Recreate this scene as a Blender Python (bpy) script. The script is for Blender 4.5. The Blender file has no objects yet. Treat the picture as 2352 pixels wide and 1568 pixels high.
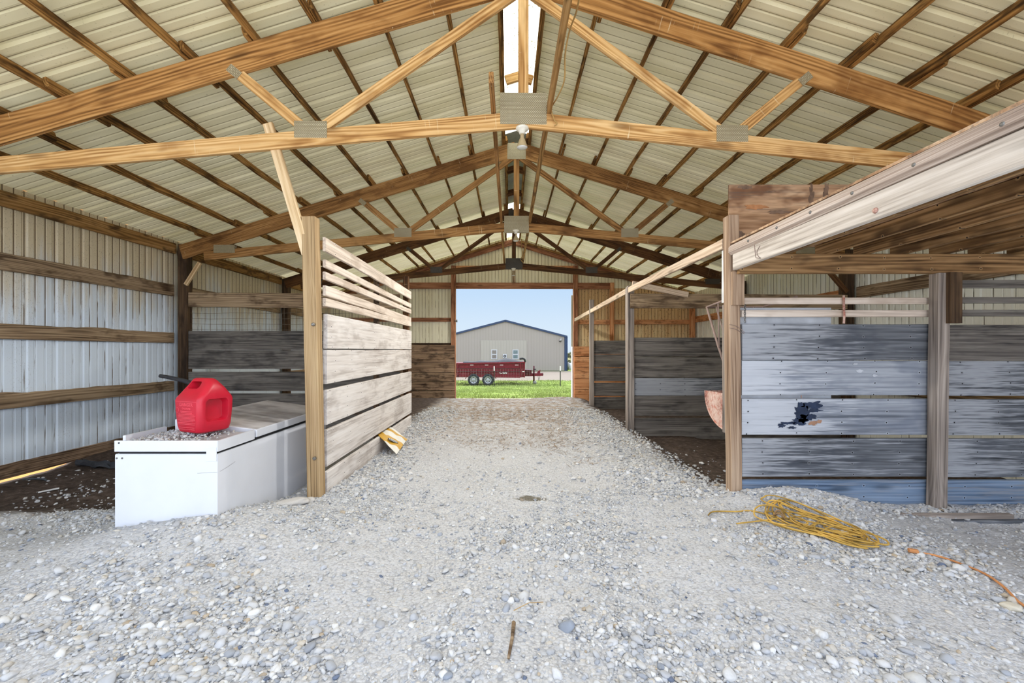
import bpy, bmesh, math, random
import numpy as np
from mathutils import Vector, Matrix, Euler, noise as mnoise
random.seed(7); rng = np.random.default_rng(11)
SC = bpy.context.scene
COL = SC.collection
PI = math.pi
Z = Vector((0, 0, 1))
CAMZ = 1.30; FPX = 935.0; VX = 1168.0; VY = 805.0
def at(px, py, y):
    """photo point at depth y -> place in the barn"""
    return Vector(((px-VX)*y/FPX, y, CAMZ+(VY-py)*y/FPX))
def lin(r, g=None, b=None):
    if g is None: r, g, b = r
    f = lambda c: (c/255/12.92) if c/255 <= .04045 else ((c/255+.055)/1.055)**2.4
    return (f(r), f(g), f(b), 1.0)

# ------------------------------------------------------------------ materials
class NT:
    def __init__(s, name):
        s.m = bpy.data.materials.new(name); s.m.use_nodes = True
        s.t = s.m.node_tree; s.t.nodes.clear()
        s.out = s.t.nodes.new('ShaderNodeOutputMaterial')
    def n(s, typ, ins=None, **props):
        nd = s.t.nodes.new('ShaderNode'+typ)
        for k, v in props.items(): setattr(nd, k, v)
        for k, v in (ins or {}).items():
            sk = nd.inputs[k]
            if isinstance(v, bpy.types.NodeSocket): s.t.links.new(v, sk)
            else: sk.default_value = v
        return nd
    def math(s, op, a, b=0.0, clamp=False):
        nd = s.n('Math', {0: a, 1: b}, operation=op); nd.use_clamp = clamp; return nd.outputs[0]
    def vmath(s, op, a, b=(0, 0, 0)):
        return s.n('VectorMath', {0: a, 1: b}, operation=op).outputs[0]
    def ramp(s, fac, stops, interp='LINEAR'):
        nd = s.n('ValToRGB', {'Fac': fac}); cr = nd.color_ramp; cr.interpolation = interp
        while len(cr.elements) < len(stops): cr.elements.new(.5)
        for e, (p, c) in zip(cr.elements, stops):
            e.position = p; e.color = c if len(c) == 4 else (*c, 1)
        return nd.outputs[0]
    def step(s, fac, a, b):
        nd = s.n('MapRange', {'Value': fac, 'From Min': a, 'From Max': b}); nd.interpolation_type = 'SMOOTHSTEP'; return nd.outputs[0]
    def mix(s, fac, a, b, mode='MIX'):
        nd = s.n('Mix', {}, data_type='RGBA', blend_type=mode)
        for k, v in ((0, fac), (6, a), (7, b)):
            if isinstance(v, bpy.types.NodeSocket): s.t.links.new(v, nd.inputs[k])
            else: nd.inputs[k].default_value = v
        return nd.outputs[2]
    def noise(s, vec, scale, detail=3, rough=.55, dist=0.0):
        return s.n('TexNoise', {'Vector': vec, 'Scale': scale, 'Detail': min(detail, 3), 'Roughness': rough, 'Distortion': dist}).outputs[0]
    def obj(s, rand=True):
        c = s.n('TexCoord').outputs['Object']
        if not rand: return c
        r = s.n('ObjectInfo').outputs['Random']
        off = s.n('CombineXYZ', {0: s.math('MULTIPLY', r, 37.0), 1: s.math('MULTIPLY', r, 91.0), 2: s.math('MULTIPLY', r, 53.0)}).outputs[0]
        return s.vmath('ADD', c, off)
    def finish(s, col, rough=.8, bump=None, strength=.3, dist=.01, metal=0.0, spec=.3, **extra):
        ins = {'Base Color': col, 'Roughness': rough, 'Metallic': metal, 'Specular IOR Level': spec}
        ins.update(extra)
        b = s.n('BsdfPrincipled', ins)
        if bump is not None:
            bn = s.n('Bump', {'Height': bump, 'Strength': strength, 'Distance': dist})
            s.t.links.new(bn.outputs[0], b.inputs['Normal'])
        s.t.links.new(b.outputs[0], s.out.inputs[0])
        return s.m

def plain(name, col, rough=.6, metal=0.0, var=.08, scale=9.0, spec=.3):
    k = NT(name); v = k.obj()
    f = k.noise(v, scale, 4)
    d = tuple(c*(1-var*2.2) for c in col[:3])+(1,); l = tuple(min(1, c*(1+var)) for c in col[:3])+(1,)
    return k.finish(k.ramp(f, [(.3, d), (.7, l)]), rough, metal=metal, spec=spec)

def wood(name, dark, mid, light, ring=26, dirt=None, dirt_amt=.5, dirt_scale=2.0, knots=True, rough=.78, drips=0.0, wear=None, wear_amt=.5, nails=False, wearx=0.0, bump=.35, streak=(1.2, 45, 45), ringw=.2):
    k = NT(name)
    c0 = k.n('TexCoord').outputs['Object']
    r = k.n('ObjectInfo').outputs['Random']
    off = k.n('CombineXYZ', {0: k.math('MULTIPLY', r, 37.0), 1: k.math('MULTIPLY', r, 11.0), 2: k.math('MULTIPLY', r, 53.0)}).outputs[0]
    v = k.vmath('ADD', c0, off)
    warp = k.n('TexNoise', {'Vector': k.vmath('MULTIPLY', v, (.45, 3.2, 3.2)), 'Scale': 1.0, 'Detail': 2.5}).outputs['Color']
    ax = k.n('CombineXYZ', {0: 0.0, 1: k.math('ADD', k.math('MULTIPLY', r, .06), .03), 2: k.math('MULTIPLY', k.math('SUBTRACT', r, .5), .12)}).outputs[0]
    p = k.vmath('ADD', k.vmath('MULTIPLY', c0, (.02, 1, 1)), ax)
    p = k.vmath('ADD', p, k.vmath('MULTIPLY', k.vmath('SUBTRACT', warp, (.5, .5, .5)), (.0, .17, .17)))
    w = k.n('TexWave', {'Vector': p, 'Scale': float(ring), 'Distortion': 1.5, 'Detail': 2.0, 'Detail Scale': 1.5}, wave_type='RINGS', rings_direction='X').outputs['Fac']
    st = k.noise(k.vmath('MULTIPLY', v, streak), 1.0, 5, .6)
    big = k.noise(k.vmath('MULTIPLY', v, (.7, 2.5, 2.5)), 1.0, 2)
    f = k.math('ADD', k.math('MULTIPLY', w, ringw), k.math('MULTIPLY', st, .97-ringw))
    f = k.math('ADD', f, k.math('MULTIPLY', k.math('SUBTRACT', big, .5), .55))
    col = k.ramp(f, [(.25, dark), (.47, mid), (.72, light)])
    h = k.noise(k.vmath('MULTIPLY', v, streak), 1.0, 1, .5)
    if knots:
        vo = k.n('TexVoronoi', {'Vector': k.vmath('MULTIPLY', v, (1.6, 6, 6)), 'Scale': 1.0}, feature='F1')
        kn = k.math('MULTIPLY', k.math('LESS_THAN', vo.outputs['Distance'], .19), 1.0)
        ring_ = k.step(vo.outputs['Distance'], .24, .06)
        col = k.mix(k.math('MULTIPLY', ring_, .6), col, tuple(c*.42 for c in dark[:3])+(1,))
    if dirt is not None:
        dn = k.noise(k.vmath('MULTIPLY', v, (1.0, 2.2, 2.2)), dirt_scale, 5, .65)
        col = k.mix(k.math('MULTIPLY', k.step(dn, .48, .68), dirt_amt), col, dirt)
    if wear is not None:
        wn = k.noise(k.vmath('MULTIPLY', v, (1.3, 30, 30)), 1.5, 6, .72)
        wn2 = k.noise(k.vmath('MULTIPLY', v, (1.0, 1.6, 1.6)), 1.3, 2)
        wf_ = k.noise(k.vmath('MULTIPLY', v, (3, 110, 110)), 1.0, 4, .7)
        wsum = k.math('ADD', k.math('ADD', k.math('MULTIPLY', wn, .55), k.math('MULTIPLY', wf_, .28)), k.math('MULTIPLY', wn2, .22))
        if wearx: wsum = k.math('ADD', wsum, k.math('MULTIPLY', k.n('SeparateXYZ', {0: c0}).outputs[0], -wearx))
        wf = k.step(wsum, .5, .64)
        col = k.mix(k.math('MULTIPLY', wf, wear_amt), col, wear)
    if drips > 0:
        dv = k.noise(k.vmath('MULTIPLY', v, (55, 55, 3.0)), 1.0, 3)
        mk = k.noise(v, 1.6, 2)
        dr = k.math('MULTIPLY', k.step(dv, .66, .72), k.step(mk, .48, .62))
        col = k.mix(k.math('MULTIPLY', dr, drips), col, lin(225, 205, 165))
    if nails:
        sx = k.n('SeparateXYZ', {0: c0}); jit = k.math('MULTIPLY', k.math('SUBTRACT', k.noise(v, 2.3, 1), .5), .12)
        ax_ = k.math('MULTIPLY', k.math('ABSOLUTE', k.math('SUBTRACT', k.math('FRACT', k.math('ADD', k.math('DIVIDE', k.math('ADD', sx.outputs[0], jit), .41), r)), .5)), .41)
        az_ = k.math('MULTIPLY', k.math('ABSOLUTE', k.math('SUBTRACT', k.math('FRACT', k.math('DIVIDE', k.math('ADD', sx.outputs[2], k.math('MULTIPLY', jit, .3)), .098)), .5)), .098)
        rad = k.math('ADD', k.math('MULTIPLY', ax_, ax_), k.math('MULTIPLY', az_, az_))
        col = k.mix(k.math('MULTIPLY', k.step(rad, .00028, .00012), .45), col, light)
        col = k.mix(k.math('LESS_THAN', rad, .00003), col, lin(34, 32, 32))
    return k.finish(col, rough, bump=h, strength=bump, dist=.004, spec=.2)

M = {}
M['pine'] = wood('pine', lin(152, 106, 58), lin(204, 158, 98), lin(228, 190, 134), ring=16, ringw=.27, drips=.8, dirt=lin(128, 78, 30), dirt_amt=.45)
M['rafter'] = wood('rafter_pine', lin(120, 80, 40), lin(176, 126, 70), lin(206, 158, 98), ring=13, ringw=.27, drips=.8, dirt=lin(104, 60, 22), dirt_amt=.5)
M['pine_brown'] = wood('brown_pine', lin(100, 68, 36), lin(158, 114, 66), lin(190, 146, 92), ring=22, drips=.6, dirt=lin(80, 48, 22), dirt_amt=.6)  # same pine, browner on the second truss to carry backlit shade and dirt
M['pine_dark'] = wood('dark_pine', lin(52, 34, 20), lin(98, 66, 38), lin(130, 92, 56), ring=22, drips=.4, dirt=lin(56, 38, 26), dirt_amt=.6)  # same pine darkened for the third truss: mostly backlit shade in the colour
M['pale_pine'] = wood('pale_pine', lin(176, 140, 96), lin(214, 184, 140), lin(232, 208, 170), ring=18, knots=False)
M['purlin'] = wood('purlin_wood', lin(64, 42, 18), lin(138, 98, 50), lin(192, 146, 84), ring=14, dirt=lin(56, 38, 18), dirt_amt=.8, dirt_scale=3.4, streak=(2.5, 30, 30))
M['girt'] = wood('girt_wood', lin(88, 70, 52), lin(150, 126, 98), lin(186, 162, 130), ring=14, dirt=lin(66, 46, 30), dirt_amt=.75, dirt_scale=2.4)
M['eave'] = wood('eave_wood', lin(92, 64, 32), lin(158, 118, 68), lin(192, 152, 100), ring=14, dirt=lin(58, 40, 22), dirt_amt=.8, dirt_scale=2.6)
M['red_wood'] = wood('reddish_wood', lin(96, 58, 40), lin(158, 106, 76), lin(190, 140, 106), ring=18, dirt=lin(80, 46, 30), dirt_amt=.5)
M['post_dark'] = wood('dark_post', lin(38, 28, 20), lin(78, 60, 44), lin(112, 88, 64), ringw=.07, ring=18, dirt=lin(40, 30, 24), dirt_amt=.6)
M['post_tan'] = wood('tan_post', lin(104, 82, 54), lin(168, 140, 102), lin(198, 172, 132), ringw=.07, ring=30, knots=False, streak=(.7, 60, 60))
M['post_grey'] = wood('grey_post', lin(84, 76, 70), lin(150, 138, 128), lin(190, 178, 166), ringw=.07, ring=24, streak=(.7, 55, 55))
M['post_red'] = wood('reddish_post', lin(98, 74, 56), lin(160, 134, 110), lin(196, 172, 146), ringw=.07, ring=24, knots=False, streak=(.7, 55, 55))
M['dark_plank'] = wood('dark_grey_plank', lin(62, 59, 57), lin(108, 102, 96), lin(142, 136, 128), ringw=.09, ring=12, wear=lin(152, 146, 136), wear_amt=.4, dirt=lin(38, 36, 38), dirt_amt=.6, streak=(.9, 38, 38))
M['blue_plank'] = wood('blue_grey_plank', lin(54, 57, 62), lin(94, 97, 102), lin(128, 131, 136), ringw=.09, ring=12, wear=lin(196, 199, 204), wear_amt=.55, nails=True, wearx=.13, dirt=lin(58, 63, 74), dirt_amt=.45, streak=(.9, 38, 38))
M['worn_plank'] = wood('worn_pale_plank', lin(98, 103, 112), lin(140, 145, 154), lin(172, 177, 184), ringw=.09, ring=12, wear=lin(208, 211, 216), wear_amt=.65, nails=True, wearx=.17, dirt=lin(92, 102, 120), dirt_amt=.45, streak=(.9, 38, 38))
M['blue_board'] = wood('blue_paint_board', lin(70, 86, 108), lin(116, 136, 160), lin(144, 162, 184), ringw=.09, ring=10, wear=lin(150, 150, 152), wear_amt=.6, nails=True, streak=(.9, 38, 38))
M['white_plank'] = wood('whitewashed_plank', lin(176, 166, 158), lin(216, 208, 201), lin(232, 226, 220), ringw=.09, ring=10, knots=False, nails=True, wear=lin(234, 230, 226), wear_amt=.6, dirt=lin(150, 136, 126), dirt_amt=.5, streak=(1.4, 18, 18))
M['white_slat'] = wood('whitewashed_slat', lin(178, 160, 142), lin(222, 206, 190), lin(236, 224, 210), ringw=.09, ring=14, knots=False, nails=True, dirt=lin(150, 124, 100), dirt_amt=.4)
M['fascia'] = wood('weathered_fascia', lin(140, 128, 116), lin(200, 190, 178), lin(222, 214, 204), ringw=.09, ring=13, dirt=lin(150, 138, 124), dirt_amt=.3, bump=.5)
M['timber'] = wood('weathered_timber', lin(92, 74, 62), lin(168, 150, 136), lin(216, 202, 190), ringw=.07, ring=34, knots=False, streak=(.5, 70, 70), bump=.8)
M['joist'] = wood('joist_wood', lin(84, 60, 36), lin(148, 114, 76), lin(186, 150, 106), ring=16, dirt=lin(56, 40, 28), dirt_amt=.6, nails=True)
M['rail'] = wood('rail_wood', lin(150, 124, 100), lin(206, 182, 156), lin(226, 206, 182), ring=16, nails=True)
M['orange_plank'] = wood('orange_plank', lin(160, 98, 56), lin(212, 150, 102), lin(230, 178, 132), ring=12, knots=False, dirt=lin(104, 56, 28), dirt_amt=.6, dirt_scale=4)  # warm sun bounce by the far doorway is put into this plank colour
M['wainscot'] = wood('brown_wainscot', lin(76, 58, 46), lin(142, 116, 92), lin(182, 154, 126), ring=12, dirt=lin(48, 36, 30), dirt_amt=.7, dirt_scale=3)
M['plywood'] = wood('stained_plywood', lin(132, 98, 70), lin(188, 152, 118), lin(214, 186, 154), ring=4, ringw=.05, knots=False, dirt=lin(112, 76, 52), dirt_amt=.9, dirt_scale=2.3, wear=lin(92, 84, 78), wear_amt=.55, streak=(1.6, 14, 14))

def sheet_mat(name, base, stain, top_stain, zr=(1.6, 3.0), axis=1, speck=.5, amount=.8, rough=.45, nsc=60):
    """painted ribbed sheet: dust, brown runs along the ribs and a stained upper part"""
    k = NT(name); v = k.obj(False)
    s = k.n('SeparateXYZ', {0: v}); u = s.outputs[axis]; z = s.outputs[2]
    n1 = k.noise(k.vmath('MULTIPLY', v, (3, 3, .5)), 1.0, 4, .6)
    n2 = k.noise(k.vmath('MULTIPLY', v, (16, 16, 2.2)), 1.0, 5, .65)
    n3 = k.noise(k.vmath('MULTIPLY', v, (1, 1, .6)), nsc, 2, .6)
    g = k.n('MapRange', {'Value': z, 'From Min': zr[0], 'From Max': zr[1]}).outputs[0]
    col = k.mix(k.math('MULTIPLY', n1, .35), base, tuple(c*.8 for c in base[:3])+(1,))
    f = k.step(k.math('ADD', k.math('MULTIPLY', g, .55), k.math('ADD', k.math('MULTIPLY', n1, .5), k.math('MULTIPLY', n2, .28))), .5, .8)
    col = k.mix(k.math('MULTIPLY', f, amount), col, top_stain)
    # runs that follow each rib: the ribs stand every 0.1015 m
    rib = k.math('ABSOLUTE', k.math('SUBTRACT', k.math('FRACT', k.math('ADD', k.math('DIVIDE', u, .10153), .5)), .5))
    edge = k.step(rib, .13, .05)
    f2 = k.math('MULTIPLY', k.step(rib, .075, .045), k.step(k.math('ADD', n2, k.math('MULTIPLY', g, .36)), .49, .66))
    col = k.mix(k.math('MULTIPLY', f2, .85), col, stain)
    sp = k.math('MULTIPLY', k.step(n3, .6, .68), k.step(k.math('ADD', n1, k.math('MULTIPLY', g, .3)), .5, .8))
    col = k.mix(k.math('MULTIPLY', sp, speck), col, stain)
    return k.finish(col, rough, spec=.35)
M['wall_left'] = sheet_mat('left_wall_sheet', lin(224, 236, 247), lin(96, 72, 46), lin(218, 196, 146), (1.3, 3.1), 1, .45, .8, nsc=110)
M['wall_right'] = sheet_mat('right_wall_sheet', lin(242, 242, 230), lin(84, 74, 52), lin(226, 214, 166), (1.4, 4.0), 1, .2, .5)
M['wall_end'] = sheet_mat('end_wall_sheet', lin(240, 234, 206), lin(128, 106, 66), lin(226, 212, 168), (1.0, 6.0), 0, .2, .4)
M['wall_end_stained'] = sheet_mat('stained_end_wall_sheet', lin(236, 214, 166), lin(104, 68, 36), lin(206, 160, 104), (.4, 3.6), 0, 1.0, .7, nsc=26)

def roof_mat():
    k = NT('roof_sheet'); v = k.obj(False)
    n1 = k.noise(k.vmath('MULTIPLY', v, (.8, 3.2, .8)), 1.0, 4)
    n2 = k.noise(v, 45, 2)
    y = k.n('SeparateXYZ', {0: v}).outputs[1]
    col = k.ramp(n1, [(.3, lin(198, 188, 148)), (.7, lin(224, 215, 180))])
    col = k.mix(k.math('MULTIPLY', k.step(n2, .66, .72), .25), col, lin(110, 96, 60))
    seam = k.math('ABSOLUTE', k.math('SUBTRACT', k.math('FRACT', k.math('ADD', k.math('DIVIDE', y, .10153), .5)), .5))
    col = k.mix(k.math('MULTIPLY', k.step(seam, .055, .02), .7), col, lin(96, 82, 52))
    b = k.n('BsdfPrincipled', {'Base Color': col, 'Roughness': .42, 'Specular IOR Level': .4})
    tr = k.n('BsdfTranslucent', {'Color': col})
    amt = k.math('ADD', .06, k.math('MULTIPLY', k.step(y, 9.6, 9.75), .10))     # steel roof given added translucency to brighten the barn, most in the last bay
    mx = k.n('MixShader', {0: amt, 1: b.outputs[0], 2: tr.outputs[0]})
    k.t.links.new(mx.outputs[0], k.out.inputs[0]); return k.m
M['roof'] = roof_mat()

def gravel_ground():
    k = NT('gravel_ground'); v = k.obj(False)
    s = k.n('SeparateXYZ', {0: v}); x, y = s.outputs[0], s.outputs[1]
    wob = k.noise(v, 1.3, 5, .65); wob2 = k.noise(v, 7, 4, .6); fine = k.noise(v, 55, 3, .7); mid = k.noise(v, 16, 4, .6)
    vo = k.n('TexVoronoi', {'Vector': v, 'Scale': 58.0}); vo2 = k.n('TexVoronoi', {'Vector': v, 'Scale': 150.0})
    cell = k.ramp(k.n('SeparateColor', {0: vo.outputs['Color']}).outputs[0], [(0, lin(160, 163, 168)), (.3, lin(190, 191, 193)), (.6, lin(210, 210, 208)), (.8, lin(180, 185, 193)), (1, lin(216, 210, 200))])
    cell2 = k.ramp(k.n('SeparateColor', {0: vo2.outputs['Color']}).outputs[0], [(0, lin(160, 162, 166)), (1, lin(212, 210, 206))])
    dust = k.ramp(fine, [(.3, lin(182, 183, 185)), (.7, lin(212, 212, 212))])
    col = k.mix(k.step(mid, .4, .6), cell, cell2)
    col = k.mix(k.math('MULTIPLY', k.step(wob, .35, .65), .75), col, dust)
    gap = k.step(vo.outputs['Distance'], .55, .75)
    col = k.mix(k.math('MULTIPLY', gap, .3), col, lin(96, 94, 96))
    # straw and manure trodden into the far aisle
    st = k.math('MULTIPLY', k.step(y, 4.5, 9.0), k.step(wob2, .40, .6))
    col = k.mix(k.math('MULTIPLY', st, .75), col, lin(150, 126, 96))
    col = k.mix(k.math('MULTIPLY', k.math('MULTIPLY', k.step(y, 4.5, 7.0), k.step(mid, .6, .66)), .8), col, lin(88, 70, 54))
    # bare soil in the stalls
    e = k.math('MULTIPLY', k.math('SUBTRACT', wob2, .5), .9)
    soilL = k.math('MULTIPLY', k.step(k.math('ADD', x, e), -2.1, -2.6), k.step(k.math('ADD', y, k.math('ADD', e, k.math('MULTIPLY', x, -.12))), 3.55, 4.05))
    soilR = k.math('MULTIPLY', k.step(k.math('ADD', x, k.math('MULTIPLY', e, .6)), 1.75, 2.0), k.step(k.math('ADD', y, e), 3.75, 4.1))
    soilF = k.math('MULTIPLY', k.step(k.math('ADD', x, e), -1.55, -1.95), k.step(y, 6.9, 7.5))
    soil = k.math('MAXIMUM', k.math('MAXIMUM', soilL, soilR), soilF)
    soilc = k.ramp(mid, [(.25, lin(58, 48, 42)), (.55, lin(84, 72, 64)), (.8, lin(118, 104, 94))])
    col = k.mix(soil, col, soilc)
    # dark oily spot in the track
    dx = k.math('SUBTRACT', x, .2); dy = k.math('SUBTRACT', y, 3.6)
    rr = k.math('ADD', k.math('ADD', k.math('MULTIPLY', k.math('MULTIPLY', dx, dx), 40.0), k.math('MULTIPLY', k.math('MULTIPLY', dy, dy), 150.0)), k.math('MULTIPLY', k.math('SUBTRACT', mid, .5), 1.6))
    col = k.mix(k.math('MULTIPLY', k.step(rr, 1.0, .3), .85), col, lin(92, 84, 62))
    h = k.math('ADD', k.math('ADD', k.math('MULTIPLY', k.math('SUBTRACT', 1.0, vo.outputs['Distance']), .5), k.math('MULTIPLY', fine, .4)), k.math('MULTIPLY', mid, .8))
    return k.finish(col, .95, bump=h, strength=.7, dist=.012, spec=.15)
M['ground'] = gravel_ground()

def stone_mat():
    k = NT('gravel_stone'); a = k.n('Attribute', attribute_name='tint').outputs['Color']
    n = k.noise(k.obj(False), 90, 3)
    return k.finish(k.mix(k.math('MULTIPLY', n, .3), a, lin(120, 118, 118)), .9, spec=.2)
M['stone'] = stone_mat()

def plate_mat(name, a, b):
    k = NT(name); v = k.obj()
    br = k.n('TexBrick', {'Vector': k.vmath('MULTIPLY', k.n('CombineXYZ', {0: k.n('SeparateXYZ', {0: v}).outputs[0], 1: k.n('SeparateXYZ', {0: v}).outputs[2], 2: 0.0}).outputs[0], (1, 1, 1)), 'Scale': 1.0, 'Mortar Size': .0035, 'Brick Width': .017, 'Row Height': .011, 'Color1': a, 'Color2': tuple(c*.8 for c in a[:3])+(1,), 'Mortar': b})
    n = k.noise(v, 6, 3)
    col = k.mix(k.math('MULTIPLY', k.step(n, .4, .7), .4), br.outputs['Color'], b)
    return k.finish(col, .45, bump=br.outputs['Fac'], strength=.6, dist=.003, metal=.1, spec=.5)
M['plate'] = plate_mat('galvanised_plate', lin(218, 210, 180), lin(138, 124, 94))
M['plate_dark'] = plate_mat('dark_plate', lin(112, 106, 92), lin(62, 56, 46))  # darker colours of the same plate, used on the third truss

def skylight_mat():
    k = NT('fiberglass_ridge'); v = k.obj(False)
    n = k.noise(v, 55, 2); big = k.noise(v, 4, 3)
    sp = k.math('MULTIPLY', k.step(n, .57, .63), k.step(big, .35, .55))
    col = k.mix(k.math('MULTIPLY', sp, .85), lin(236, 236, 214), lin(92, 86, 36))
    tr = k.n('BsdfTranslucent', {'Color': col}); di = k.n('BsdfDiffuse', {'Color': col}); tp = k.n('BsdfTransparent', {'Color': col})
    a = k.n('MixShader', {0: .2, 1: tr.outputs[0], 2: di.outputs[0]})
    b = k.n('MixShader', {0: .12, 1: a.outputs[0], 2: tp.outputs[0]})
    k.t.links.new(b.outputs[0], k.out.inputs[0]); return k.m
M['skylight'] = skylight_mat()
M['ridge_metal'] = plain('grey_ridge_metal', lin(150, 150, 146), .5, .3)
M['white_enamel'] = plain('white_enamel', lin(224, 227, 233), .35, var=.02, scale=3, spec=.5)
M['lid_dusty'] = wood('dusty_lid', lin(140, 136, 136), lin(184, 180, 181), lin(206, 203, 203), ring=1, ringw=.0, knots=False, dirt=lin(128, 120, 116), dirt_amt=.5, dirt_scale=2.6, streak=(3, 3, 3), bump=.05)
M['black'] = plain('black_rubber', lin(38, 38, 40), .7)
M['grey_plastic'] = plain('dark_grey_plastic', lin(74, 80, 86), .5)
M['red_plastic'] = plain('red_plastic', lin(198, 22, 48), .38, var=.07, scale=5, spec=.5)
M['red_pale'] = plain('scuffed_red_plastic', lin(232, 92, 104), .5, var=.04)
M['steel'] = plain('dull_steel', lin(130, 128, 124), .45, .6)
M['rust'] = wood('rusty_enamel', lin(150, 96, 84), lin(206, 172, 156), lin(226, 200, 186), ring=1, knots=False, dirt=lin(196, 120, 100), dirt_amt=.8, dirt_scale=9, streak=(50, 50, 50))
M['rod'] = plain('rusty_rod', lin(150, 128, 118), .7)
M['yellow_cord'] = plain('yellow_cord', lin(208, 168, 82), .55, var=.25, scale=6)
M['brown_cord'] = plain('dirty_cord', lin(150, 120, 84), .65)
M['orange_cord'] = plain('orange_cord', lin(212, 146, 92), .6, var=.1)
M['white_paint'] = plain('white_paint', lin(226, 226, 224), .6)
M['rope'] = plain('rope', lin(186, 150, 92), .9)
M['bulb'] = plain('lamp_glass', lin(206, 204, 196), .2, var=.05, spec=.6)
M['bulb_dusty'] = plain('dusty_lamp_reflector', lin(176, 156, 118), .5)
M['porcelain'] = plain('porcelain', lin(238, 232, 214), .3, spec=.5)
M['white_sheet'] = plain('white_sheet_metal', lin(196, 200, 206), .5, var=.12, scale=5)
M['trailer_red'] = plain('trailer_red', lin(104, 20, 36), .45, var=.12)
M['trailer_dark'] = plain('trailer_dark_red', lin(70, 14, 22), .5)
M['tarp'] = plain('grey_tarp', lin(60, 62, 66), .8)
M['tyre'] = plain('tyre', lin(44, 48, 52), .85)
M['rim'] = plain('white_rim', lin(160, 162, 166), .35, .2)
M['blue_trim'] = plain('blue_trim', lin(42, 58, 84), .5)
M['glass_dark'] = plain('dark_window_glass', lin(96, 112, 112), .15, spec=.6)
M['glass_grey'] = plain('grey_window_glass', lin(112, 106, 100), .2, spec=.6)
M['window_white'] = plain('window_white', lin(176, 178, 180), .5, var=.02)
M['post_green'] = plain('green_steel_post', lin(52, 54, 46), .7)
M['wire'] = plain('fence_wire', lin(132, 122, 118), .5, .3)
M['mesh_wire'] = plain('mesh_wire', lin(120, 110, 96), .6)
M['far_wood'] = plain('distant_wood', lin(120, 118, 118), .8)

def facade_mat(name, a, b):
    k = NT(name); v = k.obj(False); x = k.n('SeparateXYZ', {0: v}).outputs[0]
    r = k.math('ABSOLUTE', k.math('SUBTRACT', k.math('FRACT', k.math('DIVIDE', x, .305)), .5))
    col = k.mix(k.step(r, .38, .48), a, b)
    return k.finish(col, .5, spec=.3)
M['facade'] = facade_mat('tan_siding', lin(144, 137, 127), lin(135, 128, 118))
M['facade_light'] = facade_mat('cream_siding', lin(152, 147, 135), lin(143, 138, 127))
def lawn_mat():
    k = NT('lawn'); v = k.obj(False); y = k.n('SeparateXYZ', {0: v}).outputs[1]
    n = k.noise(k.vmath('MULTIPLY', v, (1, 2.4, 1)), 1.1, 5, .65); f = k.noise(v, 22, 3)
    col = k.ramp(n, [(.3, lin(112, 136, 58)), (.52, lin(134, 154, 76)), (.72, lin(160, 164, 108))])
    col = k.mix(k.math('MULTIPLY', k.step(f, .45, .7), .5), col, lin(96, 122, 50))
    e = k.math('MULTIPLY', k.math('SUBTRACT', n, .5), 2.2)
    drive = k.math('MULTIPLY', k.step(k.math('ADD', y, e), 28.3, 29.3), k.step(k.math('ADD', y, e), 43.6, 43.0))
    edge = k.step(k.math('ADD', y, k.math('MULTIPLY', e, .4)), 13.3, 12.75)
    col = k.mix(drive, col, lin(124, 116, 106))
    col = k.mix(edge, col, lin(200, 194, 178))
    far = k.step(y, 60, 75)
    col = k.mix(far, col, lin(118, 116, 80))
    return k.finish(col, .95, bump=f, strength=.5, dist=.05, spec=.1)
M['lawn'] = lawn_mat()
M['bare_dirt'] = plain('orange_glow_dirt', lin(206, 138, 70), .95, var=.1, scale=3)  # dirt coloured orange so the gap under the left wall glows warm
M['yard'] = plain('yard_gravel', lin(224, 222, 218), .95, var=.1, scale=3)
M['grass'] = plain('grass_blade', lin(142, 157, 88), .7, var=.2, scale=1.2)
M['bush'] = plain('hedge_leaf', lin(96, 100, 76), .9, var=.2)
def bag_mat():
    k = NT('feed_bag_print'); v = k.obj(False); s = k.n('SeparateXYZ', {0: v}); x, y = s.outputs[0], s.outputs[1]
    n = k.noise(v, 7, 3)
    a = k.math('ADD', x, k.math('MULTIPLY', k.math('SUBTRACT', n, .5), .09))
    w = k.math('MULTIPLY', k.step(a, -.04, -.02), k.step(a, .15, .13))
    col = k.mix(w, lin(204, 156, 40), lin(226, 222, 210))
    ed = k.math('MAXIMUM', k.step(x, -.26, -.28), k.step(x, .26, .28))
    col = k.mix(ed, col, lin(226, 222, 210))
    return k.finish(col, .55, spec=.4)
M['bag'] = bag_mat()

# ------------------------------------------------------------------ building helpers
def tag(o, label=None, cat=None, group=None, kind=None):
    if label: o['label'] = label
    if cat: o['category'] = cat
    if group: o['group'] = group
    if kind: o['kind'] = kind
    return o
def thing(name, loc, label, cat, group=None):
    o = bpy.data.objects.new(name, None); COL.objects.link(o)
    o.empty_display_size = .1; o.location = Vector(loc)
    return tag(o, label, cat, group)
def link(name, me, mat, mx=None, parent=None):
    """MX is the place in the barn; a child is stored relative to its parent"""
    o = bpy.data.objects.new(name, me); COL.objects.link(o)
    if mat is not None and len(me.materials) == 0: me.materials.append(mat)
    mx = mx or Matrix.Identity(4)
    W[o.name] = mx.copy()
    if parent is not None:
        o.parent = parent
        o.matrix_basis = wm(parent).inverted() @ mx
    else: o.matrix_basis = mx
    return o
W = {}
def wm(o):
    if o.name in W: return W[o.name]
    return Matrix.LocRotScale(o.location, o.rotation_euler, o.scale)
def mesh(name, vs, fs, smooth=False):
    me = bpy.data.meshes.new(name); me.from_pydata([tuple(v) for v in vs], [], fs); me.update()
    if smooth: me.shade_smooth()
    return me
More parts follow.
